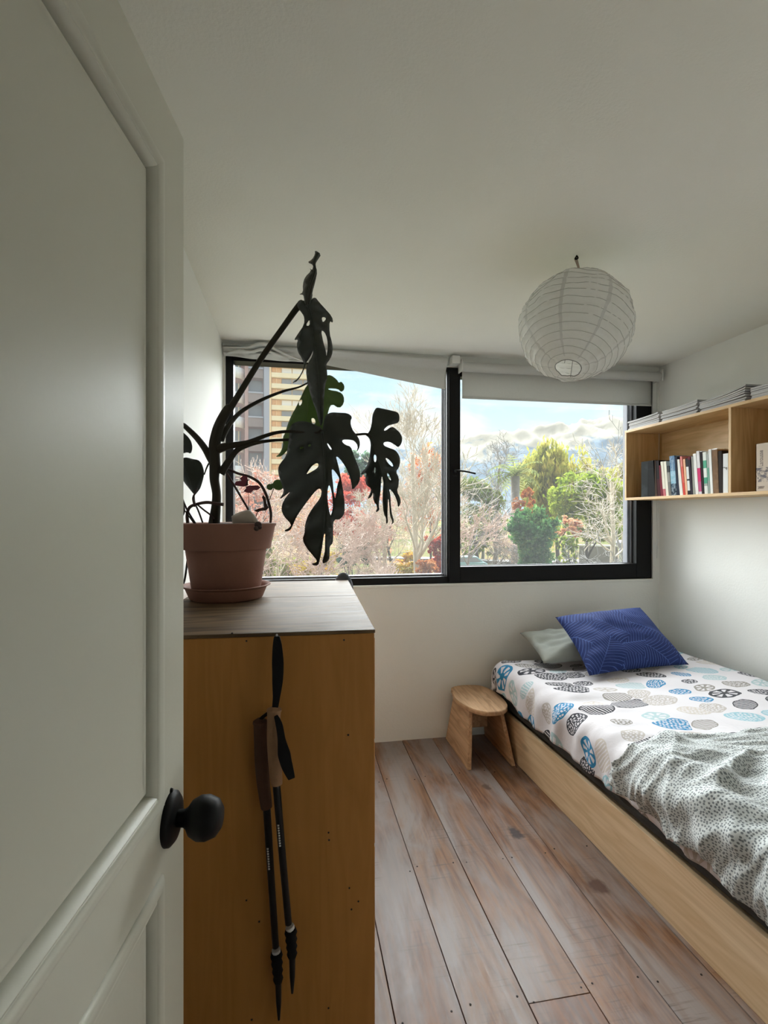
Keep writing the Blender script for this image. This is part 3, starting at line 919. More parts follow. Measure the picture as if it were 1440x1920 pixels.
def book(x0, x1, xt0, ytop, mat, label, depth=.145, dy=None):
    """x0,x1: foot of the spine, xt0: its far top corner, ytop: top, in the columns and rows of one view of the shelf"""
    u0, u1, ut = bx_px(x0), bx_px(x1), bx_px(xt0)
    Y0 = at_x(u0, 930, BF).y; Y1 = at_x(u1, 930, BF).y
    tp = at_x(ut, 840 + ytop * .13194, BF)
    h = max(.12, tp.z - BZ)
    lean = min(.05, max(-.05, tp.y - Y0))
    w = Y0 - Y1 - .0012
    def prism(x_a, x_b, ya, yb, z0, z1):
        vs = []
        for (x, y, z) in ((x_a, ya, z0), (x_b, ya, z0), (x_b, yb, z0), (x_a, yb, z0), (x_a, ya, z1), (x_b, ya, z1), (x_b, yb, z1), (x_a, yb, z1)):
            vs.append((x, y + lean * (z - BZ) / h, z))
        return vs, [(0, 3, 2, 1), (4, 5, 6, 7), (0, 1, 5, 4), (1, 2, 6, 5), (2, 3, 7, 6), (3, 0, 4, 7)]
    r = thing('book', (BF, Y1, BZ), label, 'book', 'books on the wall shelf')
    c = min(.0022, w * .2)
    m = MB()
    m.add(*prism(BF, BF + depth, Y1, Y1 + c, BZ, BZ + h)); m.add(*prism(BF, BF + depth, Y1 + w - c, Y1 + w, BZ, BZ + h)); m.add(*prism(BF, BF + c, Y1 + c, Y1 + w - c, BZ, BZ + h))
    m.build('cover', mat, r)
    m = MB(); m.add(*prism(BF + c + .0005, BF + depth - .004, Y1 + c, Y1 + w - c, BZ + .003, BZ + h - .004))
    m.build('pages', M_page, r)
    return r
book(92, 188, 92, 200, cover_mat('charcoal gloss cover', [(0, '#1c1f1f')], .25, ('#3a4041', 9, .4)), 'charcoal glossy book, first in the row beside the window end')
book(190, 288, 186, 186, cover_mat('black cover', [(0, '#0e0e0e'), (.72, '#17191b'), (.76, '#0e0e0e')], .4), 'thick black book, second from the window end of the shelf')
book(290, 322, 262, 176, cover_mat('brown cover', [(0, '#4a3323'), (.06, '#3b281c')], .5), 'dark brown book with a tan edge, third from the window end')
book(324, 366, 300, 182, cover_mat('black and oxblood cover', [(0, '#3a1016'), (.45, '#1c1112')], .5), 'black book with an oxblood lower half, fourth from the window end')
book(368, 404, 340, 250, cover_mat('maroon cover', [(0, '#6b1f2c')], .5), 'short maroon book against two cream ones')
book(406, 444, 364, 196, cover_mat('cream and red cover', [(0, '#b7656c'), (.18, '#d8d2c2')], .6), 'cream book with a red foot, leaning left')
book(446, 484, 407, 192, cover_mat('cream cover', [(0, '#d9d4c4')], .6), 'plain cream book leaning beside the red-footed one')
book(486, 522, 452, 258, cover_mat('grey paperback', [(0, '#6d6c68'), (.35, '#8b8a84'), (.6, '#3c3d3f')], .6), 'short grey paperback left of the blue book')
book(524, 598, 490, 118, cover_mat('blue landscape cover', [(0, '#22303d'), (.20, '#2a4455'), (.30, '#86aebf'), (.50, '#8eb3c6'), (.62, '#5d7f9d'), (.80, '#5a7896')], .4, ('#c3d3de', 60, .35)), 'tall blue book with a seascape on its spine')
book(600, 640, 562, 128, cover_mat('navy cover', [(0, '#1b2233')], .4), 'dark navy book right of the blue seascape one')
book(642, 688, 588, 166, cover_mat('white leaning cover', [(0, '#dcd9d2')], .6), 'white book between the navy one and the coral one')
book(690, 720, 640, 120, cover_mat('coral cover', [(0, '#c9473c'), (.3, '#cf6257'), (.7, '#d1837c')], .5), 'coral red book with a faded top')
book(722, 752, 684, 160, cover_mat('peach cover', [(0, '#e2b08e')], .6), 'thin peach paperback right of the coral book')
book(754, 790, 720, 150, cover_mat('black white label cover', [(0, '#1d1d20'), (.10, '#dcdcd8'), (.34, '#232326'), (.38, '#dcdcd8'), (.68, '#2b2b2f')], .5), 'black paperback with white labels on the spine')
book(792, 826, 752, 130, cover_mat('plum cover', [(0, '#2a2430'), (.85, '#5f1f2e')], .5), 'plum black book with a red head')
book(828, 862, 800, 122, cover_mat('grey board cover', [(0, '#8f9089')], .6), 'grey hardback left of the thick white book')
book(864, 908, 824, 84, cover_mat('thick white cover', [(0, '#dedcd8'), (.1, '#e6e4e0')], .6), 'thick white book left of the magenta one')
book(910, 954, 872, 46, cover_mat('white magenta cover', [(0, '#cfc7cf'), (.06, '#b85a80'), (.30, '#c8386c'), (.62, '#d8d4d4')], .5), 'white book with a magenta block on the spine')
book(956, 990, 924, 48, cover_mat('espresso cover', [(0, '#231a1a')], .5), 'narrow espresso brown book left of the green checked one')
book(992, 1040, 962, 62, cover_mat('green check cover', [(0, '#dde0da'), (.18, '#9fa6a0'), (.24, '#4f9d80'), (.38, '#dfe3dc'), (.60, '#5aa587'), (.78, '#dfe3dc')], .5), 'white book with green checks on the spine')
book(1042, 1074, 1016, 96, cover_mat('grey green cover', [(0, '#8f9a93'), (.3, '#6fa08c'), (.6, '#a7aba6')], .6), 'grey green book behind the tall white one')
book(1076, 1114, 1046, 22, cover_mat('tall white cover', [(0, '#e4e5e2')], .6), 'tall slim white book beside the kraft brown one')
book(1116, 1196, 1092, 14, cover_mat('kraft cover', [(0, '#83664c')], .8, ('#5d4636', 14, .4)), 'thick kraft brown book with a plain spine')
book(1198, 1250, 1184, 46, cover_mat('dark walnut cover', [(0, '#2a211c')], .5), 'dark walnut coloured book left of the last white one')
lastb = book(1254, 1326, 1254, 84, cover_mat('plain white cover', [(0, '#dfe1e2')], .6), 'upright white book against the shelf divider with a small emblem')
# emblem on the last book: a small bird-like squiggle
pe = [at_x(bx_px(x), 840 + y * .13194, BF - .0008) for x, y in ((1258, 285), (1275, 272), (1290, 290), (1306, 276), (1308, 296), (1298, 310))]
MB().tube(spline(pe, 4), .0012, 5).build('emblem', plain('grey emblem ink', (.10, .09, .09, 1), .6), lastb)

# the dictionary in the second compartment
Yd0 = at_x(1417, 900, BF).y
dz1 = at_x(1417, 833, BF).z
dr = thing('dictionary', (BF, Yd0 - .085, BZ), 'thick beige dictionary with the word LAROUSSE on the spine', 'book')
m_dic, g = new_mat('beige engraved dictionary cover')
oc = g.n('TexCoord', out='Object')
n1 = g.ramp(g.noise(oc, 22, 4, .6, 1.2), [(.52, 0.0), (.60, 1.0)])
z = g.n('SeparateXYZ', out=2, Vector=oc)
band = g.math('MULTIPLY', g.math('GREATER_THAN', z, BZ + .045), g.math('LESS_THAN', z, BZ + .115))
cc = g.mix(g.math('MULTIPLY', n1, band), L('#b9a793'), L('#3b2f38'))
finish(g, g.n('BsdfPrincipled', Base_Color=cc, Roughness=.6))
m = MB()
m.box((BF, Yd0 - .085, BZ), (BF + .004, Yd0, dz1)); m.box((BF, Yd0 - .085, BZ), (BF + .17, Yd0 - .081, dz1)); m.box((BF, Yd0 - .004, BZ), (BF + .17, Yd0, dz1))
m.build('cover', m_dic, dr)
box('pages', (BF + .0045, Yd0 - .0805, BZ + .004), (BF + .165, Yd0 - .0045, dz1 - .004), M_page, dr)
M_ink = plain('dark brown ink', (.12, .085, .075, 1), .6)
def lettering(txt, size, M, mat, parent, name='lettering'):
    cu = bpy.data.curves.new(name, 'FONT'); cu.body = txt; cu.size = size; cu.extrude = .0003
    o = bpy.data.objects.new(name, cu); COL.objects.link(o)
    dg = bpy.context.evaluated_depsgraph_get(); me = bpy.data.meshes.new_from_object(o.evaluated_get(dg))
    bpy.data.objects.remove(o)
    me.transform(M); me.materials.append(mat)
    q = bpy.data.objects.new(name, me)
    return link(q, parent)
# text x axis runs up (+z), text y axis runs to the far side (+y); spine faces -x
zt = at_x(1425, 868, BF).z
R = Matrix(((0, 0, -1, BF - .0006), (0, 1, 0, Yd0 - .024), (1, 0, 0, zt - .02), (0, 0, 0, 1)))
lettering('Larousse', .034, Matrix(((0, 0, -1, BF - .0006), (0, 1, 0, Yd0 - .040), (.66, 0, 0, at_x(1427, 875, BF).z), (0, 0, 0, 1))), M_ink, dr)
lettering('2007', .018, Matrix(((0, 0, -1, BF - .0006), (-1, 0, 0, Yd0 - .012), (0, 1, 0, BZ + .012), (0, 0, 0, 1))), M_ink, dr)

# ------------------------------------------------------------------ magazines in four piles on top of the shelf
M_mag = [plain('magazine paper %d' % i, c, .6, .12, 30) for i, c in enumerate(((.50, .49, .50, 1), (.42, .41, .43, 1), (.60, .59, .59, 1), (.30, .29, .31, 1), (.55, .50, .46, 1)))]
M_sheet = plain('magazine page edges', (.62, .61, .61, 1), .85, .15, 120, .5, 600)
MZ = HZ1 + .0008
def magazine(pile, k, n, y0, y1, z, th, curl, dx, mat, top_label):
    nx, nyy = 6, 14
    r = thing('magazine', (HX + .1, (y0 + y1) / 2, z), top_label, 'magazine', 'magazines on top of the wall shelf')
    def sheet(za, zb, name, mat, ins):
        vs = []; fs = []
        for zz in (za, zb):
            for i in range(nyy + 1):
                t = i / nyy
                y = y0 + ins + (y1 - y0 - 2 * ins) * t
                lift = curl * (1 - t) ** 2.2 * (k + .4) / n
                for j in range(nx + 1):
                    s = j / nx
                    vs.append((HX + .012 + dx + ins + (.205 - 2 * ins) * s, y, z + zz + lift + 0.0))
        b = (nyy + 1) * (nx + 1)
        for i in range(nyy):
            for j in range(nx):
                a = i * (nx + 1) + j
                fs.append((a, a + nx + 1, a + nx + 2, a + 1)); fs.append((b + a, b + a + 1, b + a + nx + 2, b + a + nx + 1))
        for i in range(nyy):
            a = i * (nx + 1); fs.append((a, b + a, b + a + nx + 1, a + nx + 1)); a += nx; fs.append((a, a + nx + 1, b + a + nx + 1, b + a))
        for j in range(nx):
            a = j; fs.append((a, a + 1, b + a + 1, b + a)); a = nyy * (nx + 1) + j; fs.append((a, b + a, b + a + 1, a + 1))
        return MB().add(vs, fs).build(name, mat, r, smooth=False)
    sheet(.0012, th - .0012, 'pages', M_sheet, .0012)
    sheet(th - .0011, th, 'cover', mat, 0)
    sheet(0, .0011, 'cover', mat, 0)
rm = random.Random(9)
# (far y, near y, heights, curl of the near end, name)
yy = lambda u: at_x(u, 770, HX + .012).y
piles = [(yy(1177), yy(1236), 6, .0092, .012, 'pile nearest the window'), (yy(1238), yy(1308), 7, .0092, .012, 'second pile from the window'),
         (yy(1310), yy(1400), 7, .0078, .030, 'pile with the curled dark covers'), (yy(1404), yy(1404) - .30, 6, .0092, .002, 'pile above the dictionary')]
ordn = ['lowest magazine of the', 'second magazine up in the', 'third magazine up in the', 'fourth magazine up in the', 'fifth magazine up in the', 'sixth magazine up in the']
for pi, (ya, yb, n, th, curl, nm_) in enumerate(piles):
    z = MZ
    for k in range(n):
        dxx = rm.uniform(-.008, .006); e = rm.uniform(-.006, .006)
        lab = (ordn[k] if k < n - 1 else 'topmost magazine of the') + ' ' + nm_
        magazine(pi, k, n, min(yb + .002 + abs(e), ya), ya - .003 - rm.uniform(0, .012), z, th, curl, dxx, M_mag[(pi * 2 + k * 3) % 5] if not (pi == 2 and k == n - 1) else M_mag[3], lab + ' on the shelf')
        z += th + .0006

# ================================================================== roller blinds
m_fab, g = new_mat('grey white blind fabric')
oc = g.n('TexCoord', out='Object')
wv = g.noise(oc, 220, 2)
fc = g.mix(wv, (.60, .605, .58, 1), (.70, .70, .67, 1))
bb = g.n('BsdfPrincipled', out=None, Base_Color=fc, Roughness=.85)
g.put(bb.inputs['Normal'], g.n('Bump', Strength=.2, Distance=.002, Height=wv))
finish(g, g.n('MixShader', i0=.16, i1=bb.outputs[0], i2=g.n('BsdfTranslucent', Color=fc)))
M_plastic = plain('white plastic', (.68, .68, .65, 1), .4)
RY = YB - .055
rb = thing('roller_blind', (1.8, RY, 2.40), 'grey white roller blind, a little let down, over the hinged sash', 'blind')
bx0 = at_y(866, 690, RY).x; bx1 = at_y(1236, 707, RY).x
MB().tube([(bx0, RY, 2.404), (bx1, RY, 2.404)], .031, 28).build('roll', m_fab, rb, auto=40)
for x in (bx0 - .008, bx1):
    box('bracket', (x, RY - .032, 2.372), (x + .008, YB - .0008, 2.45), M_plastic, rb, bevel=.002)
bxe = at_y(1226, 740, RY).x
vs = []; fs = []
for i in range(13):
    for j in range(41):
        x = bx0 + .012 + (bxe - bx0 - .012) * j / 40
        z = 2.404 - (.19) * i / 12
        vs.append((x, RY + .031 - .004 * math.sin(3 * j / 40) * i / 12, z))
for i in range(12):
    for j in range(40):
        a = i * 41 + j; fs.append((a, a + 1, a + 42, a + 41))
fb = MB().add(vs, fs).build('fabric', m_fab, rb, smooth=True)
fb.modifiers.new('t', 'SOLIDIFY').thickness = .0012
box('hem_bar', (bx0 + .012, RY + .0245, 2.206), (bxe, RY + .0325, 2.216), m_fab, rb, bevel=.002)
cx = at_y(1233, 1000, RY).x; 
m = MB(); zc0 = at_y(1231, 1047, RY).z
m.tube(spline([(bx1 - .002, RY - .01, 2.38), (cx + .004, RY - .008, 1.9), (cx, RY - .006, 1.4), (cx - .006, RY, zc0)], 8), .0016, 6)
m.tube(spline([(bx1 - .002, RY + .02, 2.38), (cx + .006, RY + .015, 1.9), (cx + .004, RY + .012, 1.4), (cx - .006, RY, zc0)], 8), .0016, 6)
m.build('pull_cord', M_plastic, rb, smooth=True)

# left blind: come off its roll, bunched at the left and hanging askew
lb = thing('loose_blind', (.3, RY, 2.40), 'loose grey white blind bunched up and hanging askew over the fixed pane', 'blind')
X0, X1 = XL + .006, at_y(836, 700, RY + .02).x
nx, nz = 120, 26
vs = []; fs = []
for i in range(nz + 1):
    t = i / nz
    for j in range(nx + 1):
        s = j / nx
        x = X0 + (X1 - X0) * s
        zt = 2.472 - .012 * s
        zb = 2.405 - .02 * min(s / .42, 1) - .125 * max(0, (s - .42) / .58)
        z = zt + (zb - zt) * t
        bun = smooth(.50, .12, s)
        # twisted folds on the left, a soft roll along the ceiling on the right
        q = noise.noise(Vector((s * 9 + t * 2.2, t * 3 - s * 4, 2.0)))
        q2 = noise.noise(Vector((s * 26, t * 5 + s * 9, 6.0)))
        fold = bun * (.045 * q + .020 * q2 - .018 * math.sin(math.pi * t)) 
        rollb = (1 - bun) * (-.040 * math.exp(-((t - .16) / .15) ** 2)) - .006 * noise.noise(Vector((s * 4, t * 2, 9)))
        y = RY + .012 + fold + rollb + .02 * t
        vs.append((x, min(y, YB - .004), z + bun * .006 * q2))
for i in range(nz):
    for j in range(nx):
        a = i * (nx + 1) + j; fs.append((a, a + 1, a + nx + 2, a + nx + 1))
f2 = MB().add(vs, fs).build('fabric', m_fab, lb, smooth=True)
f2.modifiers.new('t', 'SOLIDIFY').thickness = .0015
# twisted knot of cloth
kp = [at_y(u, v, RY - .03) for u, v in ((421, 651), (440, 652), (465, 652), (485, 646), (505, 648), (522, 658), (545, 668), (566, 676))]
MB().tube(spline(kp, 6), lerp_list([.006, .009, .012, .022, .02, .013, .009, .006], 43), 12, flat=.6).build('twisted_fold', m_fab, lb, smooth=True)
kp = [at_y(u, v, RY - .02) for u, v in ((424, 664), (445, 658), (470, 660), (492, 655), (512, 662), (540, 672))]
MB().tube(spline(kp, 6), lerp_list([.008, .016, .012, .017, .012, .006], 31), 12, flat=.6).build('twisted_fold', m_fab, lb, smooth=True)
box('hem', (X1 - .003, RY + .02, 2.27), (X1 + .001, RY + .032, 2.43), m_fab, lb)
box('bracket', (1.0, RY - .02, 2.42), (1.055, YB - .001, 2.47), M_plastic, lb, bevel=.004)
# ================================================================== potted monstera
M_terra = plain('terracotta', (.27, .125, .085, 1), .8, .10, 9, .25, 120)
M_soil = plain('dark potting soil', (.02, .014, .010, 1), .95, .4, 60, .9, 160)
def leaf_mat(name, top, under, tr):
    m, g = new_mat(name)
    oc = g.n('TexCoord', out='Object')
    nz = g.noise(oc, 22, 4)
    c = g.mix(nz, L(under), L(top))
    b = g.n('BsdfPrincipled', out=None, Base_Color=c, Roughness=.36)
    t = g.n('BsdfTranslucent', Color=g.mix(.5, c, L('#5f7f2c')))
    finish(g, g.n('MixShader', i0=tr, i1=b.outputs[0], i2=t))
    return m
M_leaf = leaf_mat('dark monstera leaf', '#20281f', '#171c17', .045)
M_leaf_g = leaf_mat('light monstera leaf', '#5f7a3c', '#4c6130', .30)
M_stem = plain('monstera stem', (.024, .020, .012, 1), .7, .3, 30, .4, 90, spec=.25)
M_root = plain('aerial root', (.045, .022, .018, 1), .75, .3, 40, .4, 120)
PC = at(425, 965, 1.79)
sa = thing('saucer', (PC.x, PC.y, CT), 'terracotta saucer under the plant pot on the chest', 'saucer')
sa_m = MB().lathe([(0, .001), (.118, .001), (.124, .006), (.138, .040), (.150, .046), (.1505, .049), (.143, .049), (.132, .040), (.120, .010), (0, .009)], (PC.x, PC.y, CT), n=56).build('dish', M_terra, sa, auto=40)
pl = thing('potted_monstera', (PC.x, PC.y, CT + .0092), 'large monstera in a terracotta pot on top of the chest', 'plant')
z0 = CT + .0095
MB().lathe([(0, z0 - .0), (.108, z0), (.113, z0 + .006), (.1365, 1.331), (.1495, 1.333), (.1515, 1.338), (.1655, 1.408), (.170, 1.414), (.1705, 1.420), (.166, 1.422), (.155, 1.419), (.146, 1.40), (.13, 1.37)], (PC.x, PC.y, 0), n=64).build('pot', M_terra, pl, auto=45)
sv = MB().lathe([(.153, 1.404), (.12, 1.410), (.07, 1.416), (0, 1.42)], (PC.x, PC.y, 0), n=40)
for v in sv.v:
    v.z += .006 * noise.noise(v * 40)
sv.build('soil', M_soil, pl, smooth=True)
T0 = 1.79
def P(u, v, t=T0):
    return at(u, v, t)
def vine(name, pts, rad, mat, n=10, k=6):
    q = spline([P(*p) for p in pts], k)
    return MB().tube(q, lerp_list(rad, len(q)), n).build(name, mat, pl, smooth=True)
vine('stem', [(401, 986), (405, 950), (406, 925), (402, 898), (403, 872), (402, 850), (403, 830), (410, 800), (424, 772), (432, 762)], [.021, .016, .015, .0165, .019, .019, .02, .018, .016, .013], M_stem, 12)
vine('leaf_stalk', [(428, 772), (452, 733), (490, 672), (530, 615), (556, 579), (566, 570), (577, 572)], [.012, .0105, .0098, .0098, .0105, .012, .008], M_stem)
vine('leaf_stalk', [(413, 824, 1.80), (430, 796, 1.83), (452, 772, 1.88), (490, 750, 1.93), (530, 734, 1.97), (560, 726, 1.98), (580, 716, 1.98)], [.014, .009, .0075, .0065, .005, .0035, .003], M_stem)
vine('leaf_stalk', [(407, 842), (430, 836), (464, 830), (495, 818), (520, 811), (548, 809), (590, 812, 1.75), (602, 806, 1.72)], [.018, .012, .009, .0068, .0058, .0052, .005, .004], M_stem)
vine('leaf_stalk', [(414, 888), (428, 866), (445, 844), (475, 832), (510, 826), (560, 824, 1.84), (620, 820, 1.86), (668, 815, 1.86), (688, 814, 1.86), (697, 820, 1.86)], [.014, .012, .0095, .0065, .0052, .005, .0048, .0042, .004, .003], M_stem)
vine('leaf_stalk', [(408, 878), (396, 862), (385, 842), (370, 822), (352, 804, 1.78), (342, 797, 1.76), (337, 808, 1.745)], [.014, .013, .012, .0105, .009, .008, .006], M_stem)
vine('leaf_stalk', [(402, 860), (394, 866), (388, 876), (383, 890, 1.8)], [.004, .0035, .003, .002], M_stem, 8)
# aerial roots
vine('aerial_root', [(416, 873, 1.80), (429, 880, 1.82), (447, 888, 1.83), (468, 894, 1.83), (486, 905, 1.82), (497, 923, 1.81), (504, 943, 1.80), (508, 963, 1.79), (507, 982, 1.78)], [.004, .0045, .0048, .005, .0052, .005, .005, .0048, .0044], M_root, 8)
vine('aerial_root', [(425, 887, 1.78), (432, 899, 1.77), (442, 915, 1.76), (453, 934, 1.75), (466, 957, 1.74), (470, 975, 1.735)], [.0035, .004, .0038, .0036, .0034, .003], M_root, 8)
vine('aerial_root', [(419, 946, 1.76), (404, 944, 1.76), (388, 942, 1.76), (370, 945, 1.75), (356, 951, 1.75), (351, 964, 1.75), (352, 981, 1.75)], [.006, .0055, .0055, .005, .0052, .0055, .006], M_root, 8)
vine('aerial_root', [(370, 946, 1.77), (382, 956, 1.77), (394, 965, 1.77), (402, 974, 1.77)], [.003, .003, .003, .0035], M_root, 8)
vine('aerial_root', [(366, 950, 1.74), (362, 935, 1.74), (366, 924, 1.74), (370, 915, 1.75)], [.004, .0035, .003, .002], M_root, 8)

def leaf(name, outline, holes, mid, t, curl, mat, cup=.05, ripple=.006, rib=.003, step=7.0, label=None):
    """outline/holes/mid in picture px; t = distance of the midrib; cup = how far the blade bends away from the midrib (m per px*100)"""
    def dens(poly, ml=9.0):
        out = []
        for i, p in enumerate(poly):
            q = poly[(i + 1) % len(poly)]
            n = max(1, int(math.hypot(q[0] - p[0], q[1] - p[1]) / ml))
            out += [(p[0] + (q[0] - p[0]) * k / n, p[1] + (q[1] - p[1]) * k / n) for k in range(n)]
        return out
    def round_poly(poly):
        # one corner-cutting pass keeps the outline but takes off the polygon look
        out = []
        for i, p in enumerate(poly):
            q = poly[(i + 1) % len(poly)]
            out += [(p[0] * .75 + q[0] * .25, p[1] * .75 + q[1] * .25), (p[0] * .25 + q[0] * .75, p[1] * .25 + q[1] * .75)]
        return out
    outs = dens(round_poly(outline)); hs = [dens(round_poly(h), 5) for h in holes]
    def inside(x, y, poly):
        r = False; j = len(poly) - 1
        for i in range(len(poly)):
            xi, yi = poly[i]; xj, yj = poly[j]
            if (yi > y) != (yj > y) and x < (xj - xi) * (y - yi) / (yj - yi) + xi: r = not r
            j = i
        return r
    pts = [Vector(p) for p in outs]; edges = [(i, (i + 1) % len(outs)) for i in range(len(outs))]
    for h in hs:
        b = len(pts); pts += [Vector(p) for p in h]; edges += [(b + i, b + (i + 1) % len(h)) for i in range(len(h))]
    nb = len(pts)
    xs = [p[0] for p in outs]; ys = [p[1] for p in outs]
    bnd = np.array([(p.x, p.y) for p in pts])
    y = min(ys) + step / 2; row = 0
    while y < max(ys):
        x = min(xs) + (step / 2 if row % 2 else 0)
        while x < max(xs):
            if inside(x, y, outs) and not any(inside(x, y, h) for h in hs):
                if np.min(np.hypot(bnd[:, 0] - x, bnd[:, 1] - y)) > step * .45:
                    pts.append(Vector((x, y)))
            x += step
        y += step * .87; row += 1
    r = delaunay_2d_cdt(pts, edges, [], 0, 1e-5)
    V, F = r[0], r[2]
    faces = []
    for f in F:
        cx_ = sum(V[i].x for i in f) / len(f); cy_ = sum(V[i].y for i in f) / len(f)
        if inside(cx_, cy_, outs) and not any(inside(cx_, cy_, h) for h in hs):
            faces.append(tuple(reversed(f)))
    md = np.array(mid, float)
    def dist_mid(x, y):
        best = 1e9; al = 0; tot = 0; sgn = 1
        for i in range(len(md) - 1):
            a, b = md[i], md[i + 1]; d = b - a; Ls = np.hypot(*d)
            s = min(1, max(0, ((x - a[0]) * d[0] + (y - a[1]) * d[1]) / (Ls * Ls)))
            q = a + d * s; dd = math.hypot(x - q[0], y - q[1])
            if dd < best:
                best = dd; al = tot + s * Ls; sgn = 1 if (d[0] * (y - a[1]) - d[1] * (x - a[0])) > 0 else -1
            tot += Ls
        return best, al / max(tot, 1e-6), sgn
    vs = []
    for v in V:
        d, al, sg = dist_mid(v.x, v.y)
        dep = t + cup * (d / 100.0) * (1.0 if sg > 0 else .8) + curl(al)
        dep += ripple * noise.noise(Vector((v.x * .035, v.y * .035, t * 7)))
        # side veins: shallow valleys running off the midrib
        dep += .0048 * math.sin(al * 34 - d * .09 * (1 if sg > 0 else 1)) * smooth(2, 14, d)
        vs.append(at(v.x, v.y, dep))
    o = mesh_obj(name, vs, faces, mat, pl, smooth=True)
    sm = o.modifiers.new('t', 'SOLIDIFY'); sm.thickness = .0014; sm.offset = 0
    q = spline([Vector((a, b, 0)) for a, b in mid], 5)
    w = []
    n = len(q)
    for i, p in enumerate(q):
        dep = t + curl(i / (n - 1)) - .0015 + ripple * noise.noise(Vector((p.x * .035, p.y * .035, t * 7)))
        w.append(at(p.x, p.y, dep))
    MB().tube(w, [rib * (1 - .75 * i / n) for i in range(n)], 7).build('midrib', mat, o, smooth=True)
    if label: o['label'] = label
    return o
def S(pts, ox, oy, k):
    return [(ox + x * k, oy + y * k) for x, y in pts]
k1 = 280 / 1440
A = S([(525, 212), (470, 190), (400, 160), (320, 150), (250, 175), (222, 220), (218, 300), (205, 400), (190, 490), (130, 560), (108, 610), (120, 690), (150, 770), (170, 835), (118, 912), (180, 868), (238, 822), (160, 920), (140, 1000), (165, 1070), (243, 1150), (212, 1185), (172, 1205), (178, 1218), (215, 1212), (240, 1185), (262, 1130), (300, 1050), (380, 940), (450, 850), (490, 808), (522, 802), (532, 840), (515, 900), (450, 980), (400, 1060), (370, 1150), (368, 1230), (345, 1290), (380, 1370), (440, 1440), (490, 1500), (470, 1518), (436, 1525), (445, 1542), (492, 1548), (510, 1500), (530, 1400), (545, 1290), (555, 1238), (566, 1240), (564, 1330), (560, 1420), (532, 1522), (565, 1520), (603, 1490), (608, 1420), (605, 1362), (636, 1330), (641, 1280), (640, 1180), (648, 1100), (705, 1102), (748, 1050), (753, 980), (742, 850), (719, 715), (700, 620), (680, 540), (666, 490), (700, 505), (760, 590), (800, 680), (818, 760), (826, 822), (895, 745), (903, 650), (870, 560), (830, 455), (812, 398), (760, 382), (726, 352), (735, 330), (800, 330), (845, 340), (882, 390), (866, 455), (899, 400), (896, 335), (865, 285), (822, 230), (805, 160), (826, 110), (780, 75), (700, 72), (640, 68), (600, 75), (560, 110), (545, 195), (536, 250)], 500, 760, k1)
AH = [S(h, 500, 760, k1) for h in ([(318, 405), (352, 399), (362, 408), (322, 427)], [(400, 380), (427, 374), (426, 396), (402, 401)], [(378, 672), (410, 620), (440, 580), (488, 553), (504, 575), (490, 606), (440, 637)], [(600, 763), (585, 830), (588, 940), (612, 1065), (626, 1050), (640, 960), (632, 860), (615, 790)], [(626, 612), (650, 625), (690, 680), (703, 715), (682, 760), (672, 850), (660, 905), (648, 860), (640, 760), (630, 680)], [(580, 364), (596, 370), (632, 426), (615, 430), (592, 396)])]
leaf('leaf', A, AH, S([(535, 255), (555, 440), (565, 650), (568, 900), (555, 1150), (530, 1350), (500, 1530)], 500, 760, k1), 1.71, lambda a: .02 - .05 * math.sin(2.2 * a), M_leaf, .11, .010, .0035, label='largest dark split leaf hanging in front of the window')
Rr = S([(1060, 20), (1110, 30), (1200, 50), (1260, 65), (1282, 100), (1276, 165), (1230, 180), (1170, 195), (1128, 235), (1140, 250), (1205, 203), (1250, 230), (1290, 270), (1309, 320), (1300, 370), (1270, 407), (1230, 375), (1180, 348), (1128, 355), (1126, 387), (1180, 410), (1240, 430), (1277, 480), (1289, 540), (1276, 600), (1245, 640), (1276, 700), (1272, 770), (1255, 830), (1291, 900), (1291, 950), (1267, 988), (1260, 930), (1225, 845), (1178, 797), (1195, 870), (1195, 960), (1210, 1060), (1231, 1120), (1202, 1155), (1214, 1120), (1190, 1070), (1182, 960), (1173, 885), (1167, 980), (1165, 1080), (1171, 1130), (1150, 1143), (1154, 1090), (1130, 1050), (1117, 940), (1119, 850), (1126, 720), (1118, 676), (1105, 700), (1100, 800), (1090, 900), (1080, 970), (1089, 1010), (1048, 1037), (1070, 975), (1028, 920), (1026, 830), (1012, 880), (968, 908), (1000, 845), (1008, 800), (960, 770), (949, 710), (966, 645), (912, 672), (905, 660), (960, 600), (990, 520), (1000, 430), (1005, 370), (985, 310), (948, 285), (990, 260), (1013, 180), (1018, 100), (1038, 50)], 500, 760, k1)
RH = [S(h, 500, 760, k1) for h in ([(1035, 473), (1056, 480), (1059, 540), (1040, 552), (1031, 510)], [(1039, 598), (1052, 600), (1048, 652), (1037, 652)], [(1144, 508), (1166, 510), (1207, 550), (1223, 592), (1200, 586), (1160, 545)], [(1158, 653), (1173, 655), (1202, 717), (1190, 724), (1167, 690)])]
leaf('leaf', Rr, RH, S([(985, 290), (1040, 420), (1085, 560), (1120, 700), (1150, 900), (1165, 1100)], 500, 760, k1), 1.86, lambda a: -.03 * math.sin(2.5 * a), M_leaf, .10, .008, .0025, label='smaller dark split leaf hanging furthest to the right')
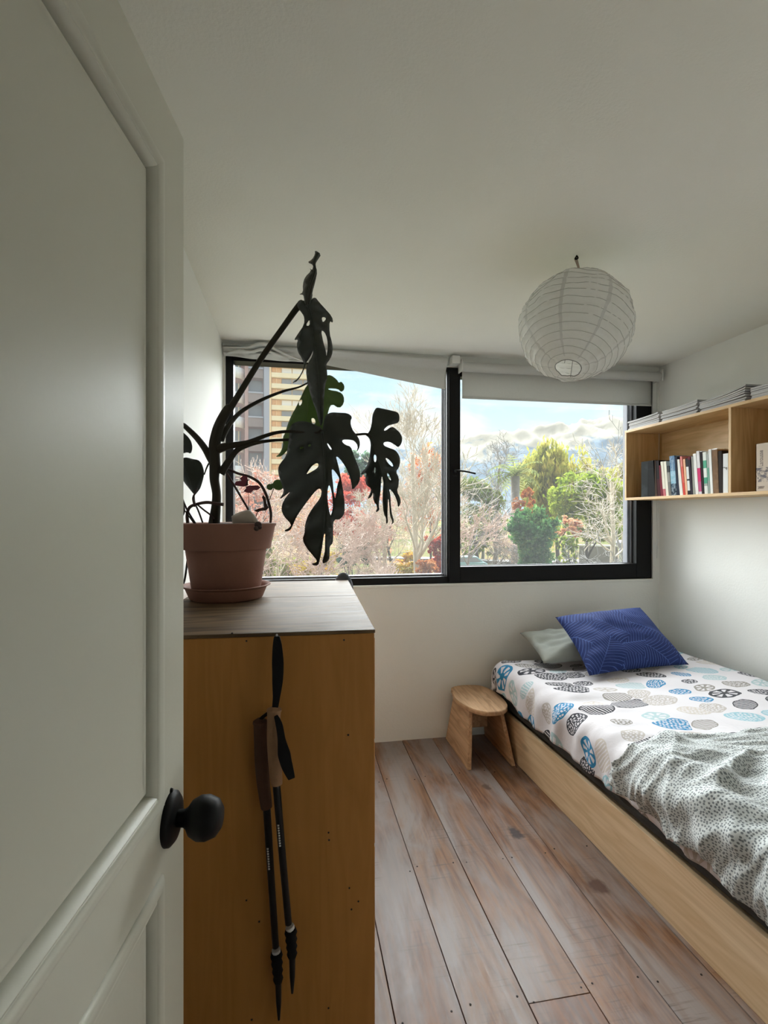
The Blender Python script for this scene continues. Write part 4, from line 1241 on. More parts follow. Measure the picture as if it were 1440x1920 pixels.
Tt = S([(345, 625), (310, 635), (293, 665), (300, 705), (345, 760), (365, 800), (362, 870), (300, 960), (262, 1020), (305, 1008), (290, 1060), (300, 1130), (340, 1190), (362, 1245), (352, 1300), (310, 1380), (236, 1436), (300, 1412), (362, 1300), (376, 1240), (420, 1180), (452, 1105), (442, 1170), (400, 1240), (378, 1300), (395, 1440), (440, 1600), (480, 1700), (500, 1790), (522, 1852), (546, 1800), (550, 1600), (562, 1450), (586, 1380), (580, 1300), (571, 1252), (612, 1200), (637, 1130), (631, 1050), (605, 950), (605, 828), (641, 853), (630, 790), (560, 710), (500, 645), (470, 605), (430, 620), (415, 690), (385, 690)], 500, 440, k1)
TH_ = [S(h, 500, 440, k1) for h in ([(415, 812), (373, 877), (416, 880)], [(528, 800), (556, 793), (577, 810), (540, 852)], [(522, 922), (556, 935), (586, 1000), (591, 1100), (575, 1185), (570, 1120), (545, 1040)])]
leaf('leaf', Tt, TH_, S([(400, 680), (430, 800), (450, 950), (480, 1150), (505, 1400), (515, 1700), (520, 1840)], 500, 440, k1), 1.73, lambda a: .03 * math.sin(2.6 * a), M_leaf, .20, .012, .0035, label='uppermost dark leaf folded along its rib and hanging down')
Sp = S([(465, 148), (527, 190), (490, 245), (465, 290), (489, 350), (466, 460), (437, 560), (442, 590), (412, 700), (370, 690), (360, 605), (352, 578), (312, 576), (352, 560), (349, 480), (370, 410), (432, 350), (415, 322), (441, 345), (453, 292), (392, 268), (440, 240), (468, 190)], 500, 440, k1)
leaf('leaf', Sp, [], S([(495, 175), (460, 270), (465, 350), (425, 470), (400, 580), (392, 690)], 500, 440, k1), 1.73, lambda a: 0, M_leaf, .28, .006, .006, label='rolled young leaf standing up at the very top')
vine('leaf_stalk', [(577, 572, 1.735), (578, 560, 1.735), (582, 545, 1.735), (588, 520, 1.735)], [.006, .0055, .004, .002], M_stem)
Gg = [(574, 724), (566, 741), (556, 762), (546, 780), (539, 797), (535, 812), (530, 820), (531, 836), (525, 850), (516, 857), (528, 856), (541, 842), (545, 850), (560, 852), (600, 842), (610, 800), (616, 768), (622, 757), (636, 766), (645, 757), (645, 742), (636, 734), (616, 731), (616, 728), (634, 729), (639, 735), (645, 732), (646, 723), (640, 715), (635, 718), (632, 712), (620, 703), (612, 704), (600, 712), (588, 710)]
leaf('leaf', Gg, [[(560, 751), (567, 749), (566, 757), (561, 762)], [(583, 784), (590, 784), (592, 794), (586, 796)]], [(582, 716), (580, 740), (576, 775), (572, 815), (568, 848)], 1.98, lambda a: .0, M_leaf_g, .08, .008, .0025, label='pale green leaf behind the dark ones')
Lf = [(345, 858), (352, 858), (361, 861), (371, 862), (378, 868), (382, 880), (383, 889), (380, 902), (376, 915), (371, 922), (365, 929), (355, 916), (346, 905), (340, 893), (335, 884), (333, 872), (336, 862)]
leaf('leaf', Lf, [], [(340, 862), (350, 885), (364, 926)], 1.76, lambda a: 0, M_leaf, .08, .006, .002, label='small dark leaf beside the door edge')
Lu = [(337, 806), (345, 812), (353, 819), (359, 829), (361, 840), (358, 851), (351, 848), (344, 850), (338, 852), (332, 846), (331, 826), (333, 812)]
leaf('leaf', Lu, [], [(337, 808), (342, 825), (348, 848)], 1.74, lambda a: 0, M_leaf, .08, .006, .002, label='rounded dark leaf half hidden by the door edge')
Ld = [(335, 942), (340, 938), (345, 945), (348, 957), (345, 966), (340, 972), (335, 974), (331, 962)]
leaf('leaf', Ld, [], [(336, 943), (340, 958), (343, 968)], 1.73, lambda a: 0, M_leaf, .08, .004, .002, label='lowest dark leaf half hidden by the door edge')
vine('leaf_stalk', [(364, 928, 1.80), (365, 942, 1.79), (372, 958, 1.78), (380, 980, 1.78)], [.002, .003, .003, .003], M_stem, 8)
vine('leaf_stalk', [(338, 852, 1.74), (336, 880, 1.74), (337, 915, 1.74), (348, 950, 1.75), (368, 984, 1.76)], [.003, .003, .003, .003, .003], M_stem, 8)
vine('leaf_stalk', [(336, 943, 1.73), (340, 948, 1.73), (350, 962, 1.74), (366, 984, 1.76)], [.002, .002, .002, .003], M_stem, 8)
# withered scrap hanging over the rim
wsc = MB()
for (u, v, r) in ((484, 984, .012), (481, 991, .009), (487, 989, .007)):
    c = P(u, v, 1.655 if v > 985 else 1.66)
    wsc.lathe([(0, -r * .8), (r * .8, -r * .5), (r, 0), (r * .7, r * .6), (0, r * .8)], c, (0, 1, .3), 10)
wsc.build('withered_scrap', M_root, pl, smooth=True)

# black cable running down behind the pot
cb = MB().tube(spline([P(352, 1000, 2.0), P(353, 1035, 2.0), P(350, 1062, 1.99), P(346, 1088, 1.97), P(341, 1100, 1.95), P(338, 1106, 1.93)], 6), .004, 8).build('power_cable', M_black, smooth=True)
tag(cb, 'short black cable on the chest top left of the plant pot', 'cable')
# stone in the pot
M_stone = plain('beige stone', (.40, .34, .28, 1), .85, .2, 14, .5, 60)
def rock(poly, t, depth, mat):
    cx_ = sum(p[0] for p in poly) / len(poly); cy_ = sum(p[1] for p in poly) / len(poly)
    vs = []; fs = []; n = len(poly)
    for k, (sc, dd) in enumerate(((.55, -.5), (.88, -.36), (1.0, 0), (.9, .36), (.55, .5))):
        for p in poly:
            q = at(cx_ + (p[0] - cx_) * sc, cy_ + (p[1] - cy_) * sc, t + depth * dd)
            vs.append(q)
    for i in range(4):
        fs += [(i * n + k, i * n + (k + 1) % n, (i + 1) * n + (k + 1) % n, (i + 1) * n + k) for k in range(n)]
    fs += [tuple(range(n - 1, -1, -1)), tuple(4 * n + k for k in range(n))]
    return MB().add(vs, fs).build('stone', mat, auto=50)
stn = rock([(434, 968), (442, 963), (452, 959), (463, 956), (470, 957), (477, 964), (484, 975), (486, 983), (470, 986), (450, 986), (436, 983)], 1.735, .07, M_stone)
tag(stn, 'beige stone lying on the soil of the plant pot', 'stone')
# butterfly on a stick
M_red = plain('dark red butterfly foil', (.16, .018, .035, 1), .5, .15, 60)
bf = thing('butterfly_pick', P(466, 985, 1.76), 'dark red butterfly ornament on a thin stick in the plant pot', 'ornament')
kb = .15625
def wing(poly, dz):
    c = S(poly, 340, 860, kb); vs = []; n = len(c)
    for dd in (0, .0012):
        vs += [at(p[0], p[1], 1.76 + dd + dz * (p[1] - 911) / 30) for p in c]
    fs = [tuple(range(n)), tuple(range(2 * n - 1, n - 1, -1))] + [(k, n + k, n + (k + 1) % n, (k + 1) % n) for k in range(n)]
    return MB().add(vs, fs).build('wing', M_red, bf)
wing([(770, 332), (735, 335), (690, 328), (650, 322), (638, 300), (662, 270), (722, 266), (700, 238), (742, 203), (792, 210), (803, 320)], .012)
wing([(768, 334), (822, 322), (920, 320), (952, 350), (902, 382), (872, 374), (832, 412), (782, 407), (748, 390), (778, 352)], -.012)
MB().tube([P(461, 911, 1.758), P(463, 905, 1.758), P(465, 899, 1.757)], .0025, 6).build('body', M_root, bf)
MB().tube([P(465, 912, 1.762), P(466, 930, 1.765), P(467, 985, 1.765)], .0011, 6).build('stick', M_root, bf)
# little round-leaved sprig
M_coin = leaf_mat('round succulent leaf', '#6c8455', '#54683f', .3)
sg = thing('round_leaf_sprig', P(487, 980, 1.84), 'small sprig with coin shaped green leaves at the right of the pot', 'plant')
qs = spline([P(*p) for p in ((478, 980, 1.84), (482, 962, 1.85), (492, 955, 1.86), (500, 948, 1.87), (508, 930, 1.88), (514, 914, 1.88))], 5)
MB().tube(qs, .0016, 6).build('stem', M_root, sg, smooth=True)
for (u, v, r, t) in ((522, 909, 10.5, 1.885), (506, 913, 6.2, 1.88), (511, 911, 5, 1.89)):
    c = P(u, v, t); rr = r * t / 960
    vw = (CAM - c).normalized() + Vector((.15, 0, .25))
    MB().lathe([(0, .0015), (rr * .7, .0010), (rr * .96, .0002), (rr, -.0008), (rr * .9, -.0016), (0, -.001)], c, vw, 22).build('round_leaf', M_coin, sg, smooth=True)
wl = leaf_px = [(495, 951), (494, 940), (491, 932), (494, 928), (498, 933), (500, 945), (504, 952), (499, 957), (490, 958), (481, 960), (476, 957), (484, 954)]
vs = []; n = len(wl)
for dd in (0, .002):
    vs += [at(p[0], p[1], 1.865 + dd + .0008 * (p[0] - 490)) for p in wl]
MB().add(vs, [tuple(range(n)), tuple(range(2 * n - 1, n - 1, -1))] + [(k, n + k, n + (k + 1) % n, (k + 1) % n) for k in range(n)]).build('dry_leaf', M_root, sg)
# ================================================================== the place outside the window
GZ = -4.0
def gp(u, t):
    p = at(u, 965, t); p.z = GZ; return p
def zrow(v, t):
    return EYE + (HOR - v) / FPX * t
def quick_mesh(name, V, F, mat, parent=None, smooth=False):
    V = np.asarray(V, np.float32); F = np.asarray(F, np.int32); n, k = F.shape
    me = bpy.data.meshes.new(name)
    me.vertices.add(len(V)); me.vertices.foreach_set('co', V.ravel())
    me.loops.add(n * k); me.loops.foreach_set('vertex_index', F.ravel())
    me.polygons.add(n); me.polygons.foreach_set('loop_start', np.arange(0, n * k, k)); me.polygons.foreach_set('loop_total', np.full(n, k))
    me.update(); me.validate()
    if smooth: me.shade_smooth()
    me.materials.append(mat)
    o = bpy.data.objects.new(name, me)
    return link(o, parent)
def foliage_mat(name, c1, c2, c3=None, tr=.45):
    m, g = new_mat(name)
    oc = g.n('TexCoord', out='Object')
    n1 = g.noise(oc, .9, 3, .6); n2 = g.noise(oc, 5.0, 2)
    v = g.math('ADD', g.math('MULTIPLY', n1, .6), g.math('MULTIPLY', n2, .4))
    st = [(.36, L(c1)), (.60, L(c2))]
    if c3: st = [(.34, L(c1)), (.5, L(c2)), (.63, L(c3))]
    c = g.ramp(v, st)
    b = g.n('BsdfDiffuse', Color=c); t = g.n('BsdfTranslucent', Color=c)
    finish(g, g.n('MixShader', i0=tr, i1=b, i2=t))
    return m
M_bark_pale = plain('pale bark', (.55, .48, .38, 1), .9, .25, 3.0)
M_bark_grey = plain('grey bark', (.27, .25, .23, 1), .9, .3, 3.0)
M_bark_pink = plain('pinkish twig bark', (.52, .38, .31, 1), .9, .3, 3.0)
M_bark_dark = plain('dark bark', (.07, .055, .045, 1), .9, .3, 3.0)

def branches(base, height, seed, spread=.5, levels=5, r0=.16, up=.5, fork=(2, 4), trunk=.45, wobble=.10, minr=.010, straight=0):
    """list of limb polylines grown from a base"""
    rn = random.Random(seed); limbs = []
    def grow(p, d, ln, r, lv):
        n = 4 if lv < 3 else 3
        lead = straight and lv == 0
        if lead: n = 9
        wob = .025 if lead else wobble
        pts = [p.copy()]; q = p.copy(); dd = d.copy()
        for i in range(n):
            dd = (dd + Vector((rn.gauss(0, wob), rn.gauss(0, wob), rn.gauss(0, wob) + up * .12))).normalized()
            q = q + dd * (ln / n); pts.append(q.copy())
        r1 = max(r * .55, minr)
        limbs.append((pts, r, r1, lv))
        if lv >= levels: return
        k = straight if lead else rn.randint(*fork) + (1 if lv == 0 else 0)
        if lead: r1 = r * .25
        for j in range(k):
            f = (rn.uniform(.28, 1.0) if lead else rn.uniform(.35, 1.0)) if j < k - 1 else 1.0
            i0 = min(int(f * n), n - 1); b = pts[i0].lerp(pts[i0 + 1], f * n - i0 if f < 1 else 1.0)
            az = rn.uniform(0, 2 * math.pi); sp = spread * rn.uniform(.6, 1.35)
            x = dd.orthogonal().normalized(); y = dd.cross(x)
            nd = (dd * math.cos(sp) + (x * math.cos(az) + y * math.sin(az)) * math.sin(sp) + Vector((0, 0, up * .25))).normalized()
            grow(b, nd, ln * (rn.uniform(.20, .30) * (1.25 - .6 * f) if lead else rn.uniform(.52, .78)), max((r * (1.1 - f) * .55 if lead else r1 * rn.uniform(.7, .95)), minr), lv + 1)
    grow(Vector(base), Vector((rn.gauss(0, .04), rn.gauss(0, .04), 1)).normalized(), height * trunk, r0, 0)
    return limbs
def limbs_mesh(limbs, name, mat, parent):
    V = []; F = []
    for pts, r0, r1, lv in limbs:
        n = 6 if lv < 2 else 3
        b = len(V); m = len(pts)
        d = (pts[-1] - pts[0]).normalized(); x = d.orthogonal().normalized(); y = d.cross(x)
        for i, p in enumerate(pts):
            r = r0 + (r1 - r0) * i / (m - 1)
            for k in range(n):
                a = 2 * math.pi * k / n
                V.append(p + (x * math.cos(a) + y * math.sin(a)) * r)
        for i in range(m - 1):
            for k in range(n):
                F.append((b + i * n + k, b + i * n + (k + 1) % n, b + (i + 1) * n + (k + 1) % n, b + (i + 1) * n + k))
    return quick_mesh(name, [tuple(v) for v in V], F, mat, parent)
def tree_bare(label, u, t, vtop, seed, mat, spread=.5, levels=5, r0=.13, up=.5, fork=(2, 4), trunk=.45, name='bare_tree', minr=.012, group='bare trees outside', straight=0):
    base = gp(u, t); h = zrow(vtop, t) - GZ
    o = thing(name, base, label, 'tree' if 'tree' in name else 'shrub', group)
    lb_ = branches(base - Vector((0, 0, .1)), h, seed, spread, levels, r0, up, fork, trunk, .10, minr, straight)
    top = max(p.z for l in lb_ for p in l[0])
    s = (zrow(vtop, t) - GZ) / (top - GZ)
    lb_ = [([Vector((base.x + (p.x - base.x) * (s * .5 + .5), base.y + (p.y - base.y) * (s * .5 + .5), GZ + (p.z - GZ) * s)) for p in l[0]], l[1], l[2], l[3]) for l in lb_]
    limbs_mesh([l for l in lb_ if l[3] == 0], 'trunk', mat, o)
    limbs_mesh([l for l in lb_ if l[3] > 0], 'branches', mat, o)
    return o
def leaves(blobs, n, size, seed, flat=0.0, droop=0.0):
    """quads scattered in clumps inside ellipsoids: blobs = (centre, (rx,ry,rz))"""
    rg = np.random.RandomState(seed); P = []
    vol = np.array([b[1][0] * b[1][1] * b[1][2] for b in blobs]) ** .67; vol = vol / vol.sum()
    for (c, r), w in zip(blobs, vol):
        k = int(n * w) + 8; nc = max(5, k // 28)
        d = rg.normal(size=(nc, 3)); d /= np.linalg.norm(d, axis=1)[:, None]
        cc = d * (rg.uniform(.25, 1.0, (nc, 1)) ** .45)
        idx = rg.randint(0, nc, k)
        q = cc[idx] + rg.normal(scale=.13, size=(k, 3))
        q = q * np.array(r)
        if droop: q[:, 2] -= droop * rg.rand(k) * (np.hypot(q[:, 0], q[:, 1]) / max(r[0], .1))
        P.append(q + np.array(c))
    P = np.vstack(P); k = len(P)
    a = rg.normal(size=(k, 3)); a[:, 2] *= (1 - flat); a /= np.linalg.norm(a, axis=1)[:, None]
    if droop: a = a * .45 + np.array([0, 0, -1]); a /= np.linalg.norm(a, axis=1)[:, None]
    b = np.cross(a, rg.normal(size=(k, 3))); b /= np.linalg.norm(b, axis=1)[:, None] + 1e-9
    s = size * rg.uniform(.6, 1.4, (k, 1)); L_ = s * (1.9 if droop else 1.25)
    V = np.stack([P - a * L_, P + b * s * .62, P + a * L_, P - b * s * .62], 1).reshape(-1, 3)
    F = np.arange(4 * k).reshape(k, 4)
    return V, F
def tree_leafy(label, u, t, v0, v1, halfw, seed, mat, n=3500, size=.16, bark=None, nb=7, name='leafy_tree', cat='tree', droop=0.0, group='leafy trees outside', base_v=None):
    """crown between rows v0 (top) and v1 (bottom), half width in px"""
    base = gp(u, t); k = t / FPX
    zt, zb = zrow(v0, t), max(zrow(v1, t), GZ + .15); rx = halfw * k
    o = thing(name, base, label, cat, group)
    rn = random.Random(seed); blobs = []
    zc_ = (zt + zb) / 2; rz = (zt - zb) / 2
    for i in range(nb):
        f = rn.uniform(-.7, .75); w = math.sqrt(max(0, 1 - f * f)) * .62
        az = rn.uniform(0, 6.28); R = rx * w
        br = rx * rn.uniform(.36, .55); bz = rz * rn.uniform(.3, .45)
        cz = min(zc_ + f * rz, zt - bz * 1.02); cz = max(cz, zb + bz)
        blobs.append(((base.x + R * math.cos(az), base.y + R * .8 * math.sin(az), cz), (br, br, bz)))
    blobs.append(((base.x, base.y, zt - rz * .42), (rx * .42, rx * .42, rz * .42)))
    V, F = leaves(blobs, n, size, seed, 0, droop)
    quick_mesh('foliage', V, F, mat, o)
    lb_ = branches(base - Vector((0, 0, .1)), (zt - GZ), seed, .5, 3, max(.06, rx * .06), .5, (2, 3), .5, .08, .02)
    top = max(p.z for l in lb_ for p in l[0]); s = (zt - .12 * (zt - GZ) - GZ) / (top - GZ)
    lb_ = [([Vector((base.x + (p.x - base.x) * min(1, .8 * rx / 2.0), base.y + (p.y - base.y) * min(1, .8 * rx / 2.0), GZ + (p.z - GZ) * s)) for p in l[0]], l[1], l[2], l[3]) for l in lb_]
    limbs_mesh(lb_, 'trunk', bark or M_bark_dark, o)
    return o

# ------------------------------------------------------------------ ground, hill, mountains
m_gr, g = new_mat('lawn and leaf litter')
oc = g.n('TexCoord', out='Object')
n1 = g.noise(oc, .09, 4, .6); n2 = g.noise(oc, 1.7, 4, .65)
c = g.ramp(g.math('ADD', g.math('MULTIPLY', n1, .65), g.math('MULTIPLY', n2, .35)), [(.38, L('#4c5234')), (.47, L('#5a5c3c')), (.53, L('#6b5a45')), (.62, L('#7d6a58'))])
finish(g, g.n('BsdfDiffuse', Color=c))
vs = []; fs = []; nx = 40
for i in range(nx + 1):
    for j in range(nx + 1):
        x = -220 + 520 * j / nx; y = 8 + 500 * (i / nx) ** 1.6
        vs.append((x, y, GZ + .25 * noise.noise(Vector((x * .03, y * .03, 0))) * min(1, (y - 8) / 40)))
for i in range(nx):
    for j in range(nx):
        a = i * (nx + 1) + j; fs.append((a, a + 1, a + nx + 2, a + nx + 1))
tag(mesh_obj('ground', vs, fs, m_gr, smooth=True), 'lawn and leaf litter of the park below the window', kind='structure')
pth = MB()
q = [gp(u, t) for u, t in ((700, 62), (860, 60), (960, 57), (1200, 58))]
q = spline(q, 6); vs = []; fs = []
for i, p in enumerate(q):
    vs += [p + Vector((0, -1.1, .3)), p + Vector((0, 1.6, .3))]
fs = [(2 * i, 2 * i + 2, 2 * i + 3, 2 * i + 1) for i in range(len(q) - 1)]
M_path = plain('pale asphalt path', (.20, .19, .18, 1), .9, .15, 1.5)
o = pth.add(vs, fs).build('path', M_path); tag(o, 'pale path crossing the park behind the trees', kind='structure')
o.modifiers.new('t', 'SOLIDIFY').thickness = .4

m_mt, g = new_mat('hazy snowy rock')
geo = g.n('NewGeometry', out=None)
oc = g.n('TexCoord', out='Object')
z = g.n('SeparateXYZ', out=2, Vector=oc)
nn = g.noise(oc, .0032, 8, .62, .4); n2 = g.noise(oc, .012, 6, .6)
sl = g.n('SeparateXYZ', out=2, Vector=geo.outputs['Normal'])
h = g.math('ADD', g.math('DIVIDE', z, 900.0), g.math('MULTIPLY', g.math('SUBTRACT', nn, .5), 1.3))
h = g.math('ADD', h, g.math('MULTIPLY', g.math('SUBTRACT', n2, .5), .35))
sn = g.ramp(h, [(.50, 0.0), (.66, 1.0)])
hazy_rock_c = g.ramp(n2, [(.35, L('#66717a')), (.65, L('#78838c'))])  # blue-grey of the distance haze is put into the rock colour
cc = g.mix(sn, hazy_rock_c, L('#989286'))
finish(g, g.n('BsdfDiffuse', Color=cc))
ridge = [(300, 905), (420, 885), (560, 868), (700, 850), (800, 838), (866, 826), (896, 817), (920, 811), (948, 806), (975, 805), (995, 808), (1020, 803), (1058, 796), (1080, 797), (1098, 793), (1126, 790), (1150, 786), (1177, 780), (1230, 768), (1330, 760), (1500, 775)]
ru_ = [a for a, b in ridge]; rv_ = [b for a, b in ridge]
nu, nd = 300, 80; vs = []; fs = []
for i in range(nd + 1):
    f = i / nd
    for j in range(nu + 1):
        u = 300 + 1200 * j / nu
        t = 2600 + 2700 * f
        top = (HOR - np.interp(u, ru_, rv_)) / FPX * 4700
        p = at(u, 965, t)
        e = smooth(0, .78, f) ** 1.25 if f < .78 else 1 - .25 * (f - .78) / .22
        rd = noise.multi_fractal(Vector((p.x * .0016, p.y * .0016, 0)), 1.0, 2.1, 5) if hasattr(noise, 'multi_fractal') else 0
        rid = 1 - abs(noise.noise(Vector((p.x * .0019, p.y * .0012, 4.0))))
        rid2 = 1 - abs(noise.noise(Vector((p.x * .0052, p.y * .0036, 9.0))))
        rid3 = 1 - abs(noise.noise(Vector((p.x * .014, p.y * .010, 2.0))))
        rid4 = noise.noise(Vector((p.x * .035, p.y * .028, 6.0)))
        z = EYE + top * e * (.60 + .40 * (rid * .58 + rid2 * .31 + rid3 * .08 + rid4 * .03)) * 1.07 if f < .97 else 0
        vs.append((p.x, p.y, z - 30 * (1 - e)))
for i in range(nd):
    for j in range(nu):
        a = i * (nu + 1) + j; fs.append((a, a + 1, a + nu + 2, a + nu + 1))
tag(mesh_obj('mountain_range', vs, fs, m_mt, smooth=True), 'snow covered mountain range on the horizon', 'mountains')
m_hill = foliage_mat('green hillside', '#5f7a3f', '#7f9657', None, 0.0)
vs = []; fs = []
for i in range(13):
    for j in range(41):
        u = 820 + 560 * j / 40; t = 260 + 90 * i / 12
        p = at(u, 965, t); f = math.sin(math.pi * min(i / 10, 1) / 2)
        hh = 2 + 24 * smooth(960, 1120, u) + 2.0 * noise.noise(Vector((u * .012, i * .2, 0)))
        vs.append((p.x, p.y, GZ + hh * f))
for i in range(12):
    for j in range(40):
        a = i * 41 + j; fs.append((a, a + 1, a + 42, a + 41))
tag(mesh_obj('hillside', vs, fs, m_hill, smooth=True), 'green hillside beyond the trees', kind='structure')

# ------------------------------------------------------------------ apartment towers
M_mauve = plain('mauve render', (.42, .32, .33, 1), .9, .06, .5)
M_brickp = plain('pinkish render', (.55, .36, .33, 1), .9, .06, .5)
M_bluegrey = plain('blue grey render', (.46, .47, .55, 1), .9, .04, .5)
M_cream = plain('sunny cream render', (.95, .70, .40, 1), .9, .06, .5)
M_creaml = plain('pale cream parapet', (.98, .84, .58, 1), .9, .05, .5)
M_whitew = plain('white render', (.95, .93, .90, 1), .9, .04, .5)
M_winpane = plain('dark window pane', (.30, .31, .33, 1), .3, .1, .5)
M_winorange = plain('orange curtain', (.85, .52, .26, 1), .8, .2, 2.0)
M_dkpanel = plain('dark balcony panel', (.33, .26, .25, 1), .8, .1, 1.0)
TA = 58.0; sA = TA / FPX * .955
def tower_frame(u0, t):
    """local frame of a facade that faces the camera: x to the right, y away, z up; origin on the ground under column u0"""
    o = gp(u0, t); f = Vector((o.x, o.y, 0)).normalized(); r = Vector((f.y, -f.x, 0))
    return Matrix(((r.x, f.x, 0, o.x), (r.y, f.y, 0, o.y), (0, 0, 1, GZ), (0, 0, 0, 1)))
MA = tower_frame(430, TA)
def px(u, ref, s): return (u - ref) * s
tw = thing('apartment_tower', MA @ Vector((0, 5, 0)), 'mauve apartment tower with rounded white balconies at the left of the window', 'building')
HT = 27.0
box('wall', (px(461, 430, sA), .0, 0), (px(505, 430, sA), 12, HT), M_mauve, tw, M=MA)
box('wall', (-6, 1.2, 0), (px(461, 430, sA), 12, HT), M_brickp, tw, M=MA)
box('pier', (px(459, 430, sA), -.9, 0), (px(465.5, 430, sA), 0.0, HT), M_brickp, tw, M=MA)
box('side_fin', (px(495, 430, sA), -1.3, 0), (px(505.5, 430, sA), 0.0, HT), M_bluegrey, tw, M=MA)
fl_h = 48.0 * sA
zref = zrow(788, TA) - GZ
for k in range(-5, 4):
    zb = zref + k * fl_h
    if zb < .5 or zb > HT - 2: continue
    bal = box('balcony', (px(465.5, 430, sA), -1.0, zb - .75), (px(494, 430, sA), -.86, zb + .25), M_dkpanel, tw, M=MA)
    sl_ = box('rail', (px(465.5, 430, sA), -1.08, zb + .25), (px(494, 430, sA), -.8, zb + .42), M_bluegrey, bal, M=MA)
    box('window', (px(467, 430, sA), -.06, zb + .5), (px(492, 430, sA), -.01, zb + 1.9), M_winpane, tw, M=MA)
    cy = MB(); n = 20; vs = []
    ro = 2.1; xc = px(440, 430, sA); 
    for hh in (zb - .85, zb + .35):
        for i in range(n + 1):
            a = math.pi * (.15 + .85 * i / n)
            vs.append(MA @ Vector((xc - math.cos(a) * ro * .62, 1.2 - math.sin(a) * ro, hh)))
    fsx = [(i, i + 1, n + 2 + i, n + 1 + i) for i in range(n)]
    b2 = cy.add(vs, fsx).build('balcony', M_whitew, tw, smooth=True); b2.modifiers.new('t', 'SOLIDIFY').thickness = .18
    w2 = box('window', (px(432, 430, sA), 1.05, zb + .2), (px(452, 430, sA), 1.19, zb + 1.75), M_winpane, tw, M=MA)
    box('frame_bar', (px(447, 430, sA), .95, zb + .2), (px(449, 430, sA), 1.05, zb + 1.75), M_creaml, w2, M=MA)
box('roof', (-6.2, -.2, HT), (px(506, 430, sA), 12.2, HT + .5), M_bluegrey, tw, M=MA)
TB = 130.0; sB = TB / FPX * .975
MBt = tower_frame(504, TB)
tb = thing('apartment_tower', MBt @ Vector((5, 5, 0)), 'sunlit cream apartment tower with stacked window bands behind the plant', 'building')
HB = 58.0
box('wall', (0, 0, 0), (px(606, 504, sB), 14, HB), M_cream, tb, M=MBt)
fB = 20.7 * sB; zr = zrow(700, TB) - GZ
for k in range(-12, 6):
    zb = zr + k * fB
    if zb < 2 or zb > HB - 3: continue
    box('parapet', (px(509, 504, sB), -1.2, zb - 1.15), (px(604, 504, sB), -.2, zb), M_creaml, tb, M=MBt)
    w1 = box('window', (px(510, 504, sB), -.3, zb + .05), (px(527, 504, sB), -.02, zb + fB - 1.3), M_winorange, tb, M=MBt)
    box('frame_bar', (px(518, 504, sB), -.4, zb + .05), (px(519, 504, sB), -.3, zb + fB - 1.3), M_cream, w1, M=MBt)
    for a, b in ((528.5, 547), (549, 568), (570, 600)):
        box('window', (px(a, 504, sB), -.3, zb + .05), (px(b, 504, sB), -.02, zb + fB - 1.3), M_winpane if (k + int(a)) % 3 else M_whitew, tb, M=MBt)
box('pier', (px(504, 504, sB), -1.4, 0), (px(508.5, 504, sB), -.0, HB), M_cream, tb, M=MBt)
box('roof', (-.4, -.5, HB), (px(607, 504, sB), 14.4, HB + .8), M_bluegrey, tb, M=MBt)

# ------------------------------------------------------------------ trees
F_red = foliage_mat('red maple leaves', '#a03a2f', '#c65844', '#d08068')
F_scar = foliage_mat('scarlet shrub leaves', '#a8382b', '#c04d38', '#c98050')
F_dark = foliage_mat('dark ivy leaves', '#2a4a30', '#46703f', '#7d9a58')
F_conif = foliage_mat('blue green conifer needles', '#2c4436', '#4f6a55', '#6d8669')
F_lime = foliage_mat('lime leaves', '#5d7426', '#8a9b35', '#a9ae4b')
F_yel = foliage_mat('yellow green willow leaves', '#7f8a3d', '#a8a64e', '#bfae5c')
F_olive = foliage_mat('olive leaves', '#46552b', '#6a7a38', '#8f8f48')
F_oran = foliage_mat('orange brown leaves', '#b0602f', '#cb8248', '#d5a270')
F_gold = foliage_mat('golden hedge leaves', '#94882e', '#bba640', '#c98e3c')
F_peach = foliage_mat('peach dry leaves', '#bd7d56', '#d6a47c', '#dfbe9a')
F_pinkt = foliage_mat('pinkish dry leaves', '#b0705c', '#c98f78', '#d8b09a')
tree_bare('tall bare tree with a straight pale trunk right of the hanging leaves', 785, 27, 712, 11, M_bark_pale, .55, 5, .20, .5, (3, 4), .92, straight=18)
tree_bare('slim bare tree with a pale trunk left of the tall pale one', 727, 31, 890, 12, M_bark_pale, .8, 5, .17, .2, (3, 4), .85, straight=13)
tree_bare('small forked bare tree by the picket fence', 522, 36, 965, 13, M_bark_pale, .6, 5, .15, .4, (2, 4), .35)
tree_bare('pinkish bare tree in front of the mauve tower', 470, 24, 838, 14, M_bark_pink, .75, 6, .10, .15, (3, 4), .42)
tree_bare('pinkish bare tree behind the big hanging leaf', 590, 27, 880, 15, M_bark_pink, .7, 6, .10, .15, (3, 4), .42)
tree_bare('wide pinkish bare tree at the mullion', 822, 30, 850, 16, M_bark_pink, .6, 6, .10, .2, (3, 4), .45)
tree_bare('low bare tree spreading under the red maple', 690, 25, 985, 17, M_bark_pink, .8, 5, .08, .1, (3, 4), .4)
tree_bare('grey bare tree left of the palm with a straight trunk', 930, 60, 800, 21, M_bark_grey, .75, 4, .24, .3, (3, 4), .88, straight=14, minr=.022)
tree_bare('short forked bare tree near the parked car', 908, 33, 950, 22, M_bark_grey, .6, 5, .14, .4, (2, 4), .35)
tree_bare('grey bare tree at the sash edge above the car', 872, 40, 858, 23, M_bark_grey, .7, 5, .12, .2, (2, 4), .45)
tree_bare('bare tree with a pale trunk in front of the lime tree', 1146, 26, 812, 24, M_bark_pale, .85, 4, .16, .15, (3, 4), .85, straight=13)
tree_bare('bare grey tree at the right edge of the window', 1186, 30, 764, 25, M_bark_grey, .55, 5, .13, .35, (2, 4), .48)
